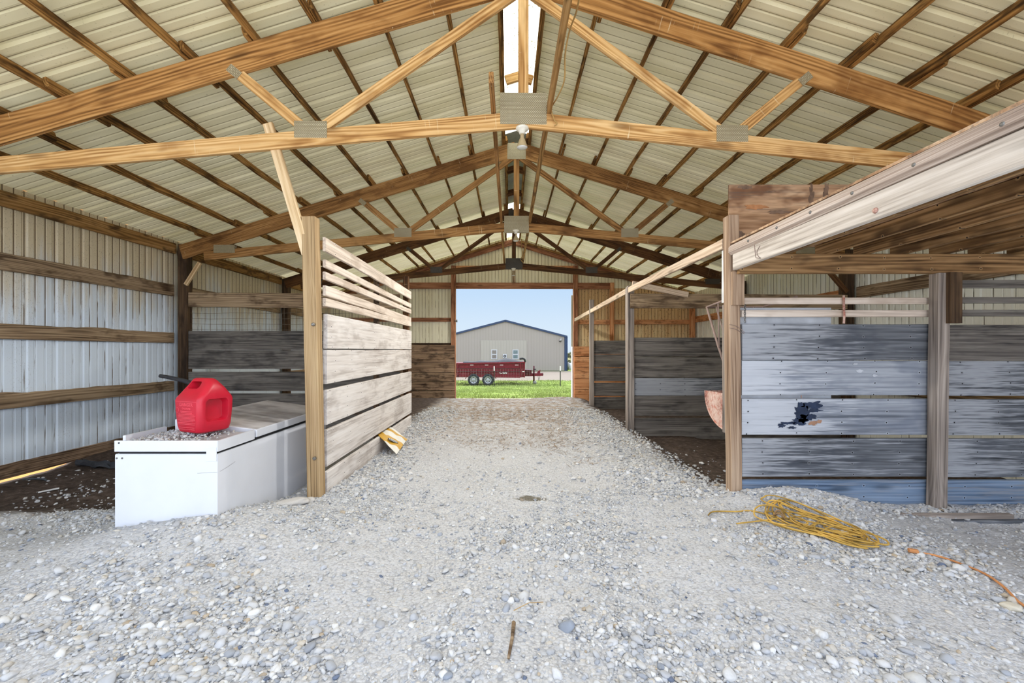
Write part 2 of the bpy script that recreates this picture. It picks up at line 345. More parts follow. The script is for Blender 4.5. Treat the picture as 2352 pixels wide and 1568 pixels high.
def prism(L, w, t, ch=.004, nx=1, wob=0.0, seed=0, topwob=0.0, endcut=0.0):
    """a bar along x: height w (z), thickness t (y), chamfered; wob makes the edges wander"""
    ch = min(ch, w*.3, t*.3)
    a, b = t/2, w/2
    sec = [(-a+ch, -b), (a-ch, -b), (a, -b+ch), (a, b-ch), (a-ch, b), (-a+ch, b), (-a, b-ch), (-a, -b+ch)]
    vs, fs = [], []
    for i in range(nx+1):
        x = -L/2+L*i/nx
        for j, (y, z) in enumerate(sec):
            dz = dy = 0
            if wob: 
                n = mnoise.noise(Vector((x*3.1+seed*7.3, j//4*5.0, seed*1.7))); dz = wob*n; dy = wob*.5*mnoise.noise(Vector((x*2.3-seed, 9.0, seed)))
            if topwob and j in (3, 4, 5, 6):
                dz += topwob*max(0, mnoise.noise(Vector((x*1.7+seed*3.3, 0, 4))))*1.6+topwob*.35*mnoise.noise(Vector((x*9+seed, 0, 1)))
            vs.append((x+(endcut*z/b if b else 0), y+dy, z+dz))
    for i in range(nx):
        for j in range(8):
            k = (j+1) % 8
            fs.append((i*8+j, (i+1)*8+j, (i+1)*8+k, i*8+k))
    fs.append(tuple(range(8))); fs.append(tuple(range((nx+1)*8-1, nx*8-1, -1)))
    return vs, fs
SEED = [0]
def frame(p0, p1, up=Z):
    d = Vector(p1)-Vector(p0); L = d.length; X = d/L
    U = Vector(up)-X*Vector(up).dot(X)
    if U.length < 1e-4: U = Vector((0, 1, 0))-X*X.y
    U.normalize(); Y = U.cross(X)
    m = Matrix(((X.x, Y.x, U.x), (X.y, Y.y, U.y), (X.z, Y.z, U.z))).to_4x4()
    m.translation = (Vector(p0)+Vector(p1))/2
    return L, m
def board(name, p0, p1, w, t, mat, up=Z, parent=None, ch=.004, wob=0.0, topwob=0.0, nx=1, endcut=0.0):
    L, m = frame(p0, p1, up); SEED[0] += 1
    if wob or topwob: nx = max(nx, int(L/.07))
    vs, fs = prism(L, w, t, ch, nx, wob, SEED[0], topwob, endcut)
    return link(name, mesh(name, vs, fs), mat, m, parent)
def box(name, lo, hi, mat, parent=None, ch=.004):
    lo, hi = Vector(lo), Vector(hi); c = (lo+hi)/2; s = hi-lo
    vs, fs = prism(s.x, s.z, s.y, ch)
    return link(name, mesh(name, vs, fs), mat, Matrix.Translation(c), parent)
def tubes(name, paths, r, mat, parent=None, seg=8, cyclic=False, smooth=True):
    """one mesh of round rods following each list of points"""
    vs, fs = [], []
    for pts in paths:
        pts = [Vector(p) for p in pts]; n = len(pts); base = len(vs); prev = None
        for i, p in enumerate(pts):
            a = pts[i-1] if i else p; b = pts[i+1] if i < n-1 else p
            T = (b-a).normalized() if (b-a).length > 1e-9 else Vector((0, 0, 1))
            if prev is None:
                ref = Z if abs(T.z) < .9 else Vector((1, 0, 0)); N = T.cross(ref).normalized()
            else:
                N = (prev-T*prev.dot(T)); N = N.normalized() if N.length > 1e-6 else T.orthogonal().normalized()
            prev = N; B = T.cross(N)
            rr = r(i/(n-1)) if callable(r) else r
            for k in range(seg):
                an = 2*PI*k/seg; vs.append(p+N*math.cos(an)*rr+B*math.sin(an)*rr)
        for i in range(n-1):
            for k in range(seg):
                k2 = (k+1) % seg; fs.append((base+i*seg+k, base+i*seg+k2, base+(i+1)*seg+k2, base+(i+1)*seg+k))
        fs.append(tuple(base+k for k in reversed(range(seg)))); fs.append(tuple(base+(n-1)*seg+k for k in range(seg)))
    c = sum(vs, Vector())/len(vs)
    me = mesh(name, [v-c for v in vs], fs, smooth)
    return link(name, me, mat, Matrix.Translation(c), parent)
def lathe(name, prof, mat, mx, parent=None, seg=24, smooth=True, cap=True):
    vs, fs = [], []; n = len(prof)
    for r, z in prof:
        for k in range(seg): a = 2*PI*k/seg; vs.append((r*math.cos(a), r*math.sin(a), z))
    for i in range(n-1):
        for k in range(seg):
            k2 = (k+1) % seg; fs.append((i*seg+k, i*seg+k2, (i+1)*seg+k2, (i+1)*seg+k))
    if cap: fs.append(tuple(reversed(range(seg)))); fs.append(tuple((n-1)*seg+k for k in range(seg)))
    else: fs += [((n-1)*seg+k, (n-1)*seg+(k+1) % seg, (k+1) % seg, k) for k in range(seg)]
    return link(name, mesh(name, vs, fs, smooth), mat, mx, parent)
def evalmesh(o):
    dg = bpy.context.evaluated_depsgraph_get(); dg.update()
    return bpy.data.meshes.new_from_object(o.evaluated_get(dg))
def lettering(name, s, size, mat, mx, parent, depth=.001):
    cu = bpy.data.curves.new(name, 'FONT'); cu.body = s; cu.size = size; cu.extrude = depth; cu.align_x = 'CENTER'; cu.align_y = 'CENTER'; cu.resolution_u = 3
    t = bpy.data.objects.new(name+'_t', cu); COL.objects.link(t)
    me = evalmesh(t); bpy.data.objects.remove(t); bpy.data.curves.remove(cu); me.materials.clear()
    return link(name, me, mat, mx, parent)
# ------------------------------------------------------------------ ground
RX = .13; EAVE_L = -5.43; EAVE_R = 5.68; GY = 12.42
def sstep(x, a, b):
    t = np.clip((x-a)/(b-a), 0, 1); return t*t*(3-2*t)
_ph = rng.uniform(0, 6.28, (9, 3)); _fr = rng.uniform(.7, 1.0, (9, 2))
def lumps(x, y, f):
    s = 0
    for i in range(4):
        a = f*_fr[i, 0]*(1.55**i); an = i*2.1+_ph[i, 2]
        s = s+np.sin((x*math.cos(an)+y*math.sin(an))*a+_ph[i, 0])*np.sin((x*math.sin(an)*1.1-y*math.cos(an))*a*.9+_ph[i, 1])/(1.35**i)
    return s
def g(x, y):
    x = np.asarray(x, float); y = np.asarray(y, float)
    z = lumps(x, y, 1.3)*.012+lumps(x+3, y, 5.5)*.006
    z = z+.15*np.exp(-((x+1.95)/.55)**2-((y-2.78)/.5)**2)+.05*np.exp(-((x+2.7)/.5)**2-((y-2.6)/.4)**2)
    z = z-.12*sstep(x, -1.8, -2.4)*sstep(y, 3.2, 3.7)*sstep(y, 7.2, 6.6)
    z = z-.10*sstep(x, 1.95, 2.3)*sstep(y, 3.75, 4.3)
    z = z+.10*np.exp(-((x-2.4)/.5)**2-((y-3.52)/.22)**2)
    z = z-.06*sstep(x, 2.7, 3.4)*sstep(y, 2.2, 3.0)-.05*sstep(x, 3.0, 4.2)*sstep(y, 3.45, 3.2)
    z = z-.035*np.exp(-((x+.55)/.28)**2)*sstep(y, 6, 4)-.03*np.exp(-((x-.75)/.26)**2)*sstep(y, 6, 4)
    z = z+.09*np.exp(-((x+1.5)/.4)**2-((y-8.2)/1.5)**2)
    z = z+.03*np.exp(-((x+1.15)/.35)**2)*sstep(y, 3.4, 4.2)*sstep(y, 7.5, 6)+.035*np.exp(-((x-1.35)/.4)**2)*sstep(y, 3.4, 4.5)
    z = z+.07*sstep(x, -5.0, -5.35)*sstep(y, 4.7, 5.4)+.015*sstep(x, -5.0, -5.35)
    z = z-.19*sstep(y, 10.9, 12.3)
    return z
def gz(x, y): return float(g(x, y))
def grid(name, xs, ys, zf, mat):
    X, Y = np.meshgrid(xs, ys); zz = zf(X, Y); nx, ny = len(xs), len(ys)
    co = np.stack([X, Y, zz], -1).reshape(-1, 3)
    i = np.arange(ny-1)[:, None]*nx+np.arange(nx-1)[None]; q = np.stack([i, i+1, i+1+nx, i+nx], -1).reshape(-1, 4)
    me = bpy.data.meshes.new(name); me.vertices.add(len(co)); me.vertices.foreach_set('co', co.ravel())
    me.loops.add(q.size); me.loops.foreach_set('vertex_index', q.ravel().astype(np.int32))
    me.polygons.add(len(q)); me.polygons.foreach_set('loop_start', np.arange(0, q.size, 4, dtype=np.int32))
    me.polygons.foreach_set('use_smooth', np.ones(len(q), bool)); me.update(calc_edges=True); me.validate()
    return link(name, me, mat)
fl = grid('floor', np.arange(-5.46, 5.74, .035), np.concatenate([np.arange(-1.0, 6.0, .03), np.arange(6.0, 12.5, .06)]), lambda x, y: g(x, y)+lumps(x*1.7, y*1.7, 14)*.0035, M['ground'])
tag(fl, 'pale gravel floor of the open barn with bare soil in the stalls', 'floor', kind='structure')
def gout(x, y):
    z = -.21-.62*sstep(y, 12.4, 25)+(-.07)*sstep(y, 30, 44)+lumps(x*.3, y*.3, 1.0)*.02
    return z*1.0+sstep(y, 90, 400)*0
lawn = grid('ground_outside', np.linspace(-60, 60, 90), np.concatenate([np.linspace(12.46, 32, 60), np.linspace(33, 60, 14), np.linspace(75, 420, 8)]), gout, M['lawn'])
tag(lawn, 'green lawn and gravel drive outside the far doorway', 'lawn', kind='structure')
yard = grid('ground_yard', np.linspace(-32, 32, 30), np.linspace(-32, -.98, 24), lambda x, y: lumps(x*.3, y*.3, 1.0)*.02-.03, M['yard'])
tag(yard, 'pale gravel yard in front of the open barn', 'yard', kind='structure')
sideL = grid('ground_side', np.linspace(-32, -5.44, 8), np.linspace(-1, 12.5, 8), lambda x, y: -.16+0*x, M['bare_dirt'])
tag(sideL, 'bare dirt strip outside the left wall, coloured orange for a warm glow', 'yard', kind='structure')
sideR = grid('ground_side', np.linspace(5.7, 32, 8), np.linspace(-1, 12.5, 8), lambda x, y: -.16+0*x, M['yard'])
tag(sideR, 'gravel strip outside the right wall', 'yard', kind='structure')

# ------------------------------------------------------------------ ribbed sheets
def profile(u0, u1, K=1.0):
    out = []; k0 = math.floor(u0/.30459)-1
    for k in range(k0, int(u1/.30459)+2):
        b = k*.30459
        for c, ww, h in ((0, 1, .014*K), (.10153, .5, .004*K), (.20306, .5, .004*K)):
            out += [(b+c-.026*ww-.008*ww, 0), (b+c-.022*ww+.002, h), (b+c+.022*ww-.002, h), (b+c+.026*ww+.008*ww, 0)]
    out = [(u, n) for u, n in out if u0 < u < u1]
    return [(u0, 0)]+out+[(u1, 0)]
def sheet(name, segs, place, mat, K=1.0):
    """segs: (u0, u1, low(u), high(u)); place(u, n, s) -> point"""
    vs, fs = [], []
    for u0, u1, lo, hi in segs:
        b = len(vs); pr = profile(u0, u1, K)
        for u, n in pr: vs += [place(u, n, lo(u)), place(u, n, hi(u))]
        for i in range(len(pr)-1): j = b+2*i; fs.append((j, j+2, j+3, j+1))
    return link(name, mesh(name, vs, fs), mat)
SL = .311; NRM = math.sqrt(1+SL*SL)
def zt(x): return 4.70-SL*abs(x-RX)          # top edge of the rafters
RH = .104*NRM                                # sheets lie on the purlins
vs, fs = [], []
for sgn in (-1, 1):
    pr = profile(.02, 12.62, 1.4); b = len(vs)
    for u, n in pr:
        for s in (.20, 5.86):
            x = RX+sgn*s; vs.append((x+sgn*n*SL/NRM, u, zt(x)+RH+n/NRM))
    for i in range(len(pr)-1): j = b+2*i; fs.append((j, j+2, j+3, j+1))
o = link('ceiling', mesh('ceiling', vs, fs), M['roof']); tag(o, 'cream ribbed steel roof seen from below', 'roof', kind='structure')
cst = lambda v: (lambda u: v)
o = sheet('wall_left', [(.4, GY, cst(.035), cst(3.09))], lambda u, n, s: (EAVE_L-n, u, s), M['wall_left'], .6)
tag(o, 'white ribbed steel wall with brown stains along the ribs', 'wall', kind='structure')
o = sheet('wall_right', [(.4, GY, cst(-.25), cst(3.085))], lambda u, n, s: (EAVE_R+n, u, s), M['wall_right'])
tag(o, 'cream ribbed steel wall behind the right stalls', 'wall', kind='structure')
DL, DR, DH = -1.60, 1.96, 3.20
gab = lambda u: zt(u)+RH-.01
o = sheet('wall_back', [(EAVE_L, DL, cst(-.25), gab), (DL, DR, cst(DH), gab), (DR, 2.02, cst(-.3), gab), (2.02, EAVE_R, cst(3.2), gab)], lambda u, n, s: (u, GY+n, s), M['wall_end'])
tag(o, 'cream ribbed gable wall around the far doorway', 'wall', kind='structure')
o = sheet('wall_back_right', [(2.02, EAVE_R, cst(-.3), cst(3.2))], lambda u, n, s: (u, GY+n, s), M['wall_end_stained'])
tag(o, 'brown speckled ribbed wall right of the far doorway', 'wall', kind='structure')
# ridge: clear panels over the near and far bays, metal between
def ridge(name, y0, y1, mat, label):
    vs, fs = [], []
    for sgn in (-1, 1):
        b = len(vs)
        for y in (y0, y1):
            for s in (0, .30): vs.append((RX+sgn*s, y, zt(RX)+RH+.045-SL*s))
        fs.append((b, b+1, b+3, b+2))
    return tag(link(name, mesh(name, vs, fs), mat), label, 'skylight', kind='structure')
ridge('window_1', .02, 6.58, M['skylight'], 'bright speckled clear ridge panel above the two nearest bays')
ridge('trim_1', 6.58, 9.75, M['ridge_metal'], 'grey metal ridge cap over the third bay')
ridge('window_2', 9.75, 12.62, M['skylight'], 'bright clear ridge panel above the doorway bay')

# ------------------------------------------------------------------ trusses
def truss(y0, yaw, mt, mr, pl, label, wide, apexw, cplate, group='roof trusses across the barn', full=True):
    P = lambda x, z, dy=0.0: Vector((x, y0+yaw*(x-RX)+dy, z))
    zl = lambda x: 3.25-.097*abs(x-RX)
    t = thing('roof_truss', P(RX, 2.7), label, 'truss', group)
    hw = .235 if wide else .20
    for s in (-1, 1):
        e = 5.42
        c = lambda x: zt(x)-hw/2*NRM
        board('top_chord', P(RX+s*e, c(RX+s*e)), P(RX+s*.004, c(RX+s*.004)), hw, .038, mr, parent=t)
        x1 = RX+s*5.05
        board('bottom_chord', P(x1, zl(x1)+.07), P(RX+s*.002, zl(RX)+.07), .14, .038, mt, parent=t)
    board('king_post', P(RX, zl(RX)+.138), P(RX, zt(RX)-hw*NRM+.02), .09, .0365, mt, up=(1, 0, 0), parent=t)
    for s in (-1, 1):
        j = RX+s*1.84; k = RX+s*2.49
        w1 = board('web', P(j+s*.055, zl(j)+.15), P(k, zt(k)-hw*NRM+.035), .089, .0365, mt, parent=t)
        board('web', P(j-s*.075, zl(j)+.15), P(RX+s*.06, zt(RX)-hw*NRM-.015), .089, .0365, mt, parent=t)
    for f in (-1, 1):
        d = f*.0212
        def plate(x0, z0, x1, z1, th, hh, dy=d):
            a = P(x0, z0, dy); b = P(x1, z1, dy); board('gusset_plate', a, b, hh, .003, pl, parent=t, ch=.001)
        plate(RX-cplate[0]/2, zl(RX)+cplate[2], RX+cplate[0]/2, zl(RX)+cplate[2], 0, cplate[1])
        plate(RX-apexw/2, zt(RX)-.165, RX+apexw/2, zt(RX)-.165, 0, apexw*.86)
        for s in (-1, 1):
            j = RX+s*1.84; k = RX+s*2.49
            plate(j-.14, zl(j)+.14, j+.14, zl(j)+.14-.0, 0, .145)
            v = (P(k, zt(k)-hw*NRM+.035)-P(j+s*.055, zl(j)+.15)).normalized(); q = P(k, zt(k)-hw*NRM+.02)
            board('gusset_plate', q-v*.055+Vector((0, d*1.0, 0)), q+v*.065+Vector((0, d*1.0, 0)), .07, .003, pl, parent=t, ch=.001)
            h = RX+s*4.72
            plate(h-.17, zl(h)+.15, h+.17, zl(h)+.15+.0, 0, .13)
    return t
TY = [3.57, 6.62, 9.67]
truss(TY[0], .018, M['pine'], M['rafter'], M['plate'], 'golden pine truss nearest the viewer with a large galvanised centre plate', True, .30, (.405, .275, .16))
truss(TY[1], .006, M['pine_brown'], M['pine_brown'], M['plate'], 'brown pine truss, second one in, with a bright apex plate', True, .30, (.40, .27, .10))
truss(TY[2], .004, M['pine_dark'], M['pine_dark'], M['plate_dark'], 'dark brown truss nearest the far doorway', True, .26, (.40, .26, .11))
# gable rafters
t = thing('gable_rafter', (RX, GY-.06, 3.1), 'brown rafter pair against the far gable wall', 'rafter')
for s in (-1, 1):
    board('rafter', (RX+s*5.4, GY-.06, zt(RX+s*5.4)-.10), (RX+s*.003, GY-.06, zt(RX)-.10), .17, .038, M['red_wood'], parent=t)
    board('rafter', (RX+s*5.4, GY-.12, zt(RX+s*5.4)-.03), (RX+s*.25, GY-.12, zt(RX+s*.25)-.03), .06, .04, M['eave'], parent=t)

# ------------------------------------------------------------------ purlins
ordn = ['topmost', 'second', 'third', 'fourth', 'fifth', 'sixth', 'seventh', 'eighth', 'ninth', 'tenth']
bays = [(.03, 3.57, 'nearest bay'), (3.57, 6.62, 'between first and second trusses'), (6.62, 9.67, 'between second and third trusses'), (9.67, 12.36, 'between third truss and gable')]
for s, side in ((-1, 'left'), (1, 'right')):
    for k in range(10):
        for bi, (y0, y1, where) in enumerate(bays):
            off = (.021 if (bi+k) % 2 else -.021)*1.0
            d = .19+.54*k+off; x = RX+s*d
            ext0 = .0 if bi == 0 else .10+random.random()*.16; ext1 = .0 if bi == 3 else .12+random.random()*.3
            up = Vector((s*SL, 0, 1)).normalized()
            zc = zt(x)+.0445*NRM
            o = board('purlin', (x, y0-ext0, zc), (x, y1+ext1, zc), .088, .038, M['purlin'] if (k or bi != 0) else M['purlin'], up=up, wob=.009, ch=.006)
            hide = bi == 0 and (k >= 9)
            tag(o, '%s purlin below the ridge, %s slope, %s' % (ordn[k], side, where), 'purlin', 'rough roof purlins')
# cross blocks in the ridge slot, second bay
t = thing('ridge_block', (RX, 5.05, 4.62), 'short tan blocking pair across the bright ridge slot', 'blocking')
for s in (-1, 1): board('block', (RX+s*.165, 5.05, zt(RX+s*.165)-.0), (RX+s*.0, 5.05, zt(RX)+.0), .11, .038, M['pine'], parent=t)
for yy, lab in ((7.6, 'short dark blocking under the grey ridge cap, nearer piece'), (8.7, 'short dark blocking under the grey ridge cap, farther piece')):
    t = thing('ridge_block', (RX, yy, 4.62), lab, 'blocking')
    for s in (-1, 1): board('block', (RX+s*.165, yy, zt(RX+s*.165)), (RX, yy, zt(RX)), .12, .038, M['pine_dark'], parent=t)
# braces that run along the barn on the bottom chords
o = board('truss_brace', (-.135, 3.16, 3.42), (-.10, 9.8, 3.42), .089, .038, M['pine_brown']); tag(o, 'long brown brace lying along the trusses left of the ridge', 'brace')
o = board('truss_brace', (.36, .9, 3.40), (.34, 9.8, 3.43), .089, .038, M['eave'], wob=.004); tag(o, 'long stained brace lying along the trusses right of the ridge', 'brace')

# ------------------------------------------------------------------ wall framing
wl = EAVE_L+.022
for (zc, w, nm) in ((2.27, .185, 'upper'), (1.505, .165, 'middle'), (.735, .16, 'lower')):
    for bi, (y0, y1, where) in enumerate([(.45, 6.56, 'in the open bay beside the white freezer'), (6.72, 9.62, 'beyond the dark grey stall wall'), (9.76, 12.36, 'in the bay by the far gable')]):
        zz = zc+(.03 if nm == 'upper' else -.02)*bi*.3
        o = board('wall_girt', (wl, y0, zz-(.05 if nm == 'upper' else -.05 if nm == 'lower' else 0)*(1 if bi == 0 else 0)), (wl, y1, zz), w, .04, M['girt'], ch=.006, topwob=.022 if bi == 0 else .01, wob=.004)
        tag(o, '%s weathered girt on the left wall %s' % (nm, where), 'girt', 'left wall girts')
for bi, (y0, y1, where) in enumerate([(.45, 6.56, 'nearest the viewer'), (6.72, 9.62, 'beyond the first wall post'), (9.76, 12.36, 'by the far gable')]):
    o = board('eave_board', (wl+.03, y0, 2.925-.06*(bi == 0)), (wl+.03, y1, 2.945), .165, .05, M['eave'], ch=.006, wob=.006)
    tag(o, 'stained eave board along the top of the left wall, %s' % where, 'board', 'left eave boards')
o = board('skirt_board', (wl-.01, .45, -.02), (wl-.01, 6.7, .005), .15, .04, M['wainscot'], ch=.006, topwob=.02); tag(o, 'rotting brown skirt board at the foot of the left wall', 'board')
o = board('skirt_board', (wl-.01, 6.72, -.02), (wl-.01, 12.36, -.02), .2, .04, M['wainscot'], ch=.006); tag(o, 'brown skirt board at the foot of the left wall beyond the stall', 'board')
def post(name, x, y, z0, z1, wx, wy, mat, label, cat='post', lean=0.0, parent=None):
    o = board(name, (x, y, z0), (x+lean, y, z1), wx, wy, mat, up=(1, 0, 0), parent=parent, wob=.003)
    return tag(o, label, cat) if parent is None else o
t = thing('wall_post', (-5.3, 6.62, -.2), 'dark brown wall post left of the grey stall wall', 'post')
post('post', -5.30, 6.67, -.25, 3.03, .14, .13, M['post_dark'], '', parent=t)
post('side_board', -5.205, 6.60, -.25, 2.42, .06, .09, M['post_dark'], '', parent=t)
board('knee_brace', (-5.2, 6.56, 2.36), (-4.98, 6.57, 2.72), .06, .038, M['pale_pine'], parent=t)
post('wall_post', -5.30, 9.72, -.25, 3.0, .14, .14, M['post_dark'], 'dark wall post farther along the left wall under the dark truss')
t = thing('wall_post', (5.56, 6.67, -.2), 'near-black wall post behind the right stall slats', 'post')
post('post', 5.56, 6.70, -.25, 2.95, .15, .14, M['post_dark'], '', parent=t)
board('knee_brace', (5.5, 6.62, 2.25), (5.08, 6.60, 2.72), .08, .038, M['pine_dark'], parent=t)
post('wall_post', 5.57, 9.72, -.25, 2.95, .14, .14, M['post_dark'], 'dark wall post on the right wall at the third truss')
post('wall_post', 5.57, 3.60, -.25, 2.9, .14, .14, M['post_dark'], 'dark wall post at the right end of the blue grey stall wall')
wr = EAVE_R-.022
for (zc, nm) in ((2.24, 'upper'), (1.5, 'middle'), (.75, 'lower')):
    for y0, y1, where, mt in ((.45, 6.6, 'behind the slatted stall', 'girt'), (6.78, 12.36, 'behind the far stalls', 'orange_plank')):
        if nm == 'middle' and y0 < 1: zc = 1.46
        o = board('wall_girt', (wr, y0, zc), (wr, y1, zc), .18, .04, M[mt], ch=.006, wob=.004)
        tag(o, '%s girt on the right wall %s' % (nm, where), 'girt', 'right wall girts')

# far gable framing
for x, lab in ((DL-.065, 'reddish brown post left of the far doorway'), (DR+.065, 'reddish brown post right of the far doorway')):
    dpost = post('door_post', x, GY-.10, -.35, 3.86, .13, .15, M['red_wood'], lab)
    if x < 0: tubes('latch', [[(DL-.01, GY-.2, 2.19), (DL+.05, GY-.2, 2.19)], [(DL+.05, GY-.2, 2.15), (DL+.05, GY-.2, 2.23)]], .018, M['steel'], dpost)
o = board('door_header', (-3.4, GY-.045, 3.275), (3.2, GY-.045, 3.265), .185, .045, M['red_wood']); tag(o, 'reddish header board above the far doorway', 'board')
o = board('gable_girt', (DL, GY-.035, 3.84), (DR, GY-.035, 3.84), .075, .038, M['orange_plank']); tag(o, 'thin brown girt high on the far gable', 'girt')
o = board('gable_girt', (-5.3, GY-.03, 2.24), (DL-.13, GY-.03, 2.24), .12, .04, M['red_wood']); tag(o, 'dark brown girt left of the far doorway', 'girt')
o = board('gable_girt', (-5.3, GY-.035, 1.5), (DL-.13, GY-.035, 1.5), .06, .05, M['post_dark']); tag(o, 'dark ledge above the plank wainscot left of the doorway', 'girt')
o = board('gable_girt', (DR+.13, GY-.03, 2.17), (5.6, GY-.03, 2.17), .14, .04, M['orange_plank']); tag(o, 'orange brown girt right of the far doorway', 'girt')
post('gable_stud', 3.13, GY-.10, -.3, 3.35, .11, .12, M['orange_plank'], 'orange brown stud on the gable wall behind the stalls')
post('gable_stud', 5.56, GY-.10, -.3, 2.95, .13, .12, M['orange_plank'], 'brown corner post where the gable meets the right wall')
post('gable_stud', RX+.03, GY-.08, 3.36, 3.72, .09, .09, M['wainscot'], 'short stub post hanging above the middle of the doorway')
for x0, x1, nm, mt, lab, zs in ((-5.3, DL-.02, 'wainscot', 'wainscot', 'brown plank wainscot left of the far doorway', [1.47, 1.2, .93, .64, .37, .1, -.3]), (DR+.02, 5.5, 'wainscot', 'orange_plank', 'orange plank wainscot right of the far doorway', [1.43, 1.12, .80, .47, .14, -.35])):
    t = thing(nm, ((x0+x1)/2, GY-.16, -.3), lab, 'planks')
    for a, b in zip(zs[:-1], zs[1:]):
        board('plank', (x0, GY-.19+random.uniform(-.006, .006), (a+b)/2), (x1, GY-.19, (a+b)/2), a-b-.012, .038, M[mt], parent=t)
o = box('barn_door', (DR-.03, GY+.08, -.3), (5.4, GY+.13, 3.0), M['facade_light']); tag(o, 'pale sliding door pushed open right of the far doorway', 'door')
post('door_jamb', DR-.01, GY+.0, -.35, 1.42, .05, .14, M['white_paint'], 'flaking white guard board on the right door jamb', cat='board')
# ------------------------------------------------------------------ left stall
px_, nearY, farY = -1.70, 3.66, 6.93
t = thing('stall_partition', (px_, 5.2, 0), 'whitewashed plank stall side with open slats along the top', 'partition')
for (a, b) in ((2.33, 2.20), (2.124, 2.055), (2.016, 1.945), (1.893, 1.80), (1.778, 1.706)):
    za, zb = (a+b)/2, (a+b)/2-.012+random.uniform(-.02, .02)
    board('slat', (px_+.03, nearY+.03, za), (px_+.03, farY, zb), a-b, .03, M['white_slat'], parent=t, wob=.004)
for (a, b) in ((1.634, 1.318), (1.306, .996), (.942, .624), (.576, .242), (.193, -.14)):
    board('plank', (px_+.03+random.uniform(-.004, .004), nearY+.05, (a+b)/2), (px_+.03, farY, (a+b)/2+.004), a-b, .038, M['white_plank'], parent=t, wob=.002)
post('post', px_-.03, 6.88, -.1, 2.55, .09, .09, M['pine_dark'], '', parent=t)
post('stud', px_-.02, 5.3, -.1, 2.3, .05, .09, M['post_dark'], '', parent=t)
t = thing('stall_post', (px_-.03, 3.62, -.1), 'tan ribbed post at the near end of the whitewashed stall side', 'post')
post('post', px_+.0, 3.61, -.16, 2.475, .118, .10, M['post_tan'], '', lean=-.055, parent=t)
for zz, px in ((1.92, 728), (.62, 731)):
    q = at(px-8, 745 if zz > 1 else 1052, 3.555); lathe('bolt', [(.0, 0), (.016, 0), (.016, .012), (.008, .022), (0, .022)], M['steel'], Matrix.Translation(q) @ Matrix.Rotation(PI/2, 4, 'X'), t, seg=8, smooth=False)
o = board('diagonal_brace', (-2.09, 3.54, 3.27), (-1.775, 3.585, 2.15), .085, .036, M['pale_pine'], up=(1, 0, 0)); tag(o, 'pale new pine brace from the nearest truss down to the tan post', 'brace')
# stall back wall
t = thing('stall_wall', (-3.4, 6.62, -.2), 'dark grey plank wall behind the freezer with wire mesh above', 'partition')
for a, b in ((1.62, 1.312), (1.308, 1.005), (.958, .65), (.606, .30), (.26, -.2)):
    board('plank', (-5.18, 6.60, (a+b)/2), (-1.76, 6.60, (a+b)/2), a-b, .038, M['dark_plank'], parent=t, wob=.002)
board('top_rail', (-5.17, 6.59, 2.125), (-1.76, 6.59, 2.095), .235, .038, M['girt'], parent=t, wob=.004)
wires = []
for i in range(34):
    x = -5.15+i*.1; wires.append([(x, 6.625, 1.6), (x, 6.625, 2.2)])
for i in range(7):
    z = 1.64+i*.09; wires.append([(-5.18+j*.34, 6.625, z+.006*math.sin(j*2.1+i)) for j in range(11)])
tubes('wire_mesh', wires, .0022, M['mesh_wire'], t, seg=4)

# ------------------------------------------------------------------ right stalls
t = thing('stall_post', (1.99, 3.65, -.1), 'grey ribbed post where the blue grey stall wall meets the aisle', 'post')
post('post', 2.025, 3.65, -.2, 2.50, .095, .10, M['post_red'], '', lean=-.032, parent=t)
post('block', 2.018, 3.585, 1.70, 1.995, .105, .035, M['post_red'], '', parent=t)
post('edge_board', 1.985, 3.74, 1.74, 2.22, .03, .05, M['white_paint'], '', parent=t); post('edge_board', 1.99, 3.74, .55, 1.72, .03, .05, M['post_grey'], '', parent=t)
t = thing('stall_post', (3.75, 3.55, -.15), 'grey post in the middle of the blue grey stall wall', 'post')
post('post', 3.735, 3.555, -.25, 1.97, .10, .09, M['post_grey'], '', lean=.03, parent=t)
post('block', 3.82, 3.49, 1.535, 1.97, .10, .045, M['post_dark'], '', parent=t)
def plankwall(name, loc, label, rows, x0, x1, y, mats, slats=(), slmat=None):
    t = thing(name, loc, label, 'partition')
    for i, (a, b) in enumerate(rows):
        o = board('plank', (x0, y+random.uniform(-.004, .004), (a+b)/2), (x1, y, (a+b)/2), a-b, .038, M[mats[i % len(mats)]], parent=t, wob=.0015)
    for a, b in slats: board('slat', (x0, y, (a+b)/2), (x1, y, (a+b)/2), a-b, .03, slmat, parent=t)
    return t
rows = [(1.534, 1.216), (1.212, .904), (.872, .552), (.52, .18), (.148, -.25)]
t1 = plankwall('stall_wall', (2.9, 3.63, 0), 'blue grey worn plank wall facing the viewer beside the ribbed post', rows, 2.075, 3.80, 3.635, ['blue_plank', 'worn_plank', 'worn_plank', 'blue_plank', 'blue_board'], [(1.772, 1.715), (1.662, 1.60)], M['white_slat'])
t2 = plankwall('stall_wall', (4.7, 3.63, 0), 'blue grey plank wall between the middle post and the right barn wall', [(a-.004, b-.006) for a, b in rows], 3.805, 5.6, 3.64, ['dark_plank', 'blue_plank', 'blue_plank', 'blue_plank', 'blue_board'], [(1.93, 1.858), (1.777, 1.722), (1.665, 1.606)], M['dark_plank'])
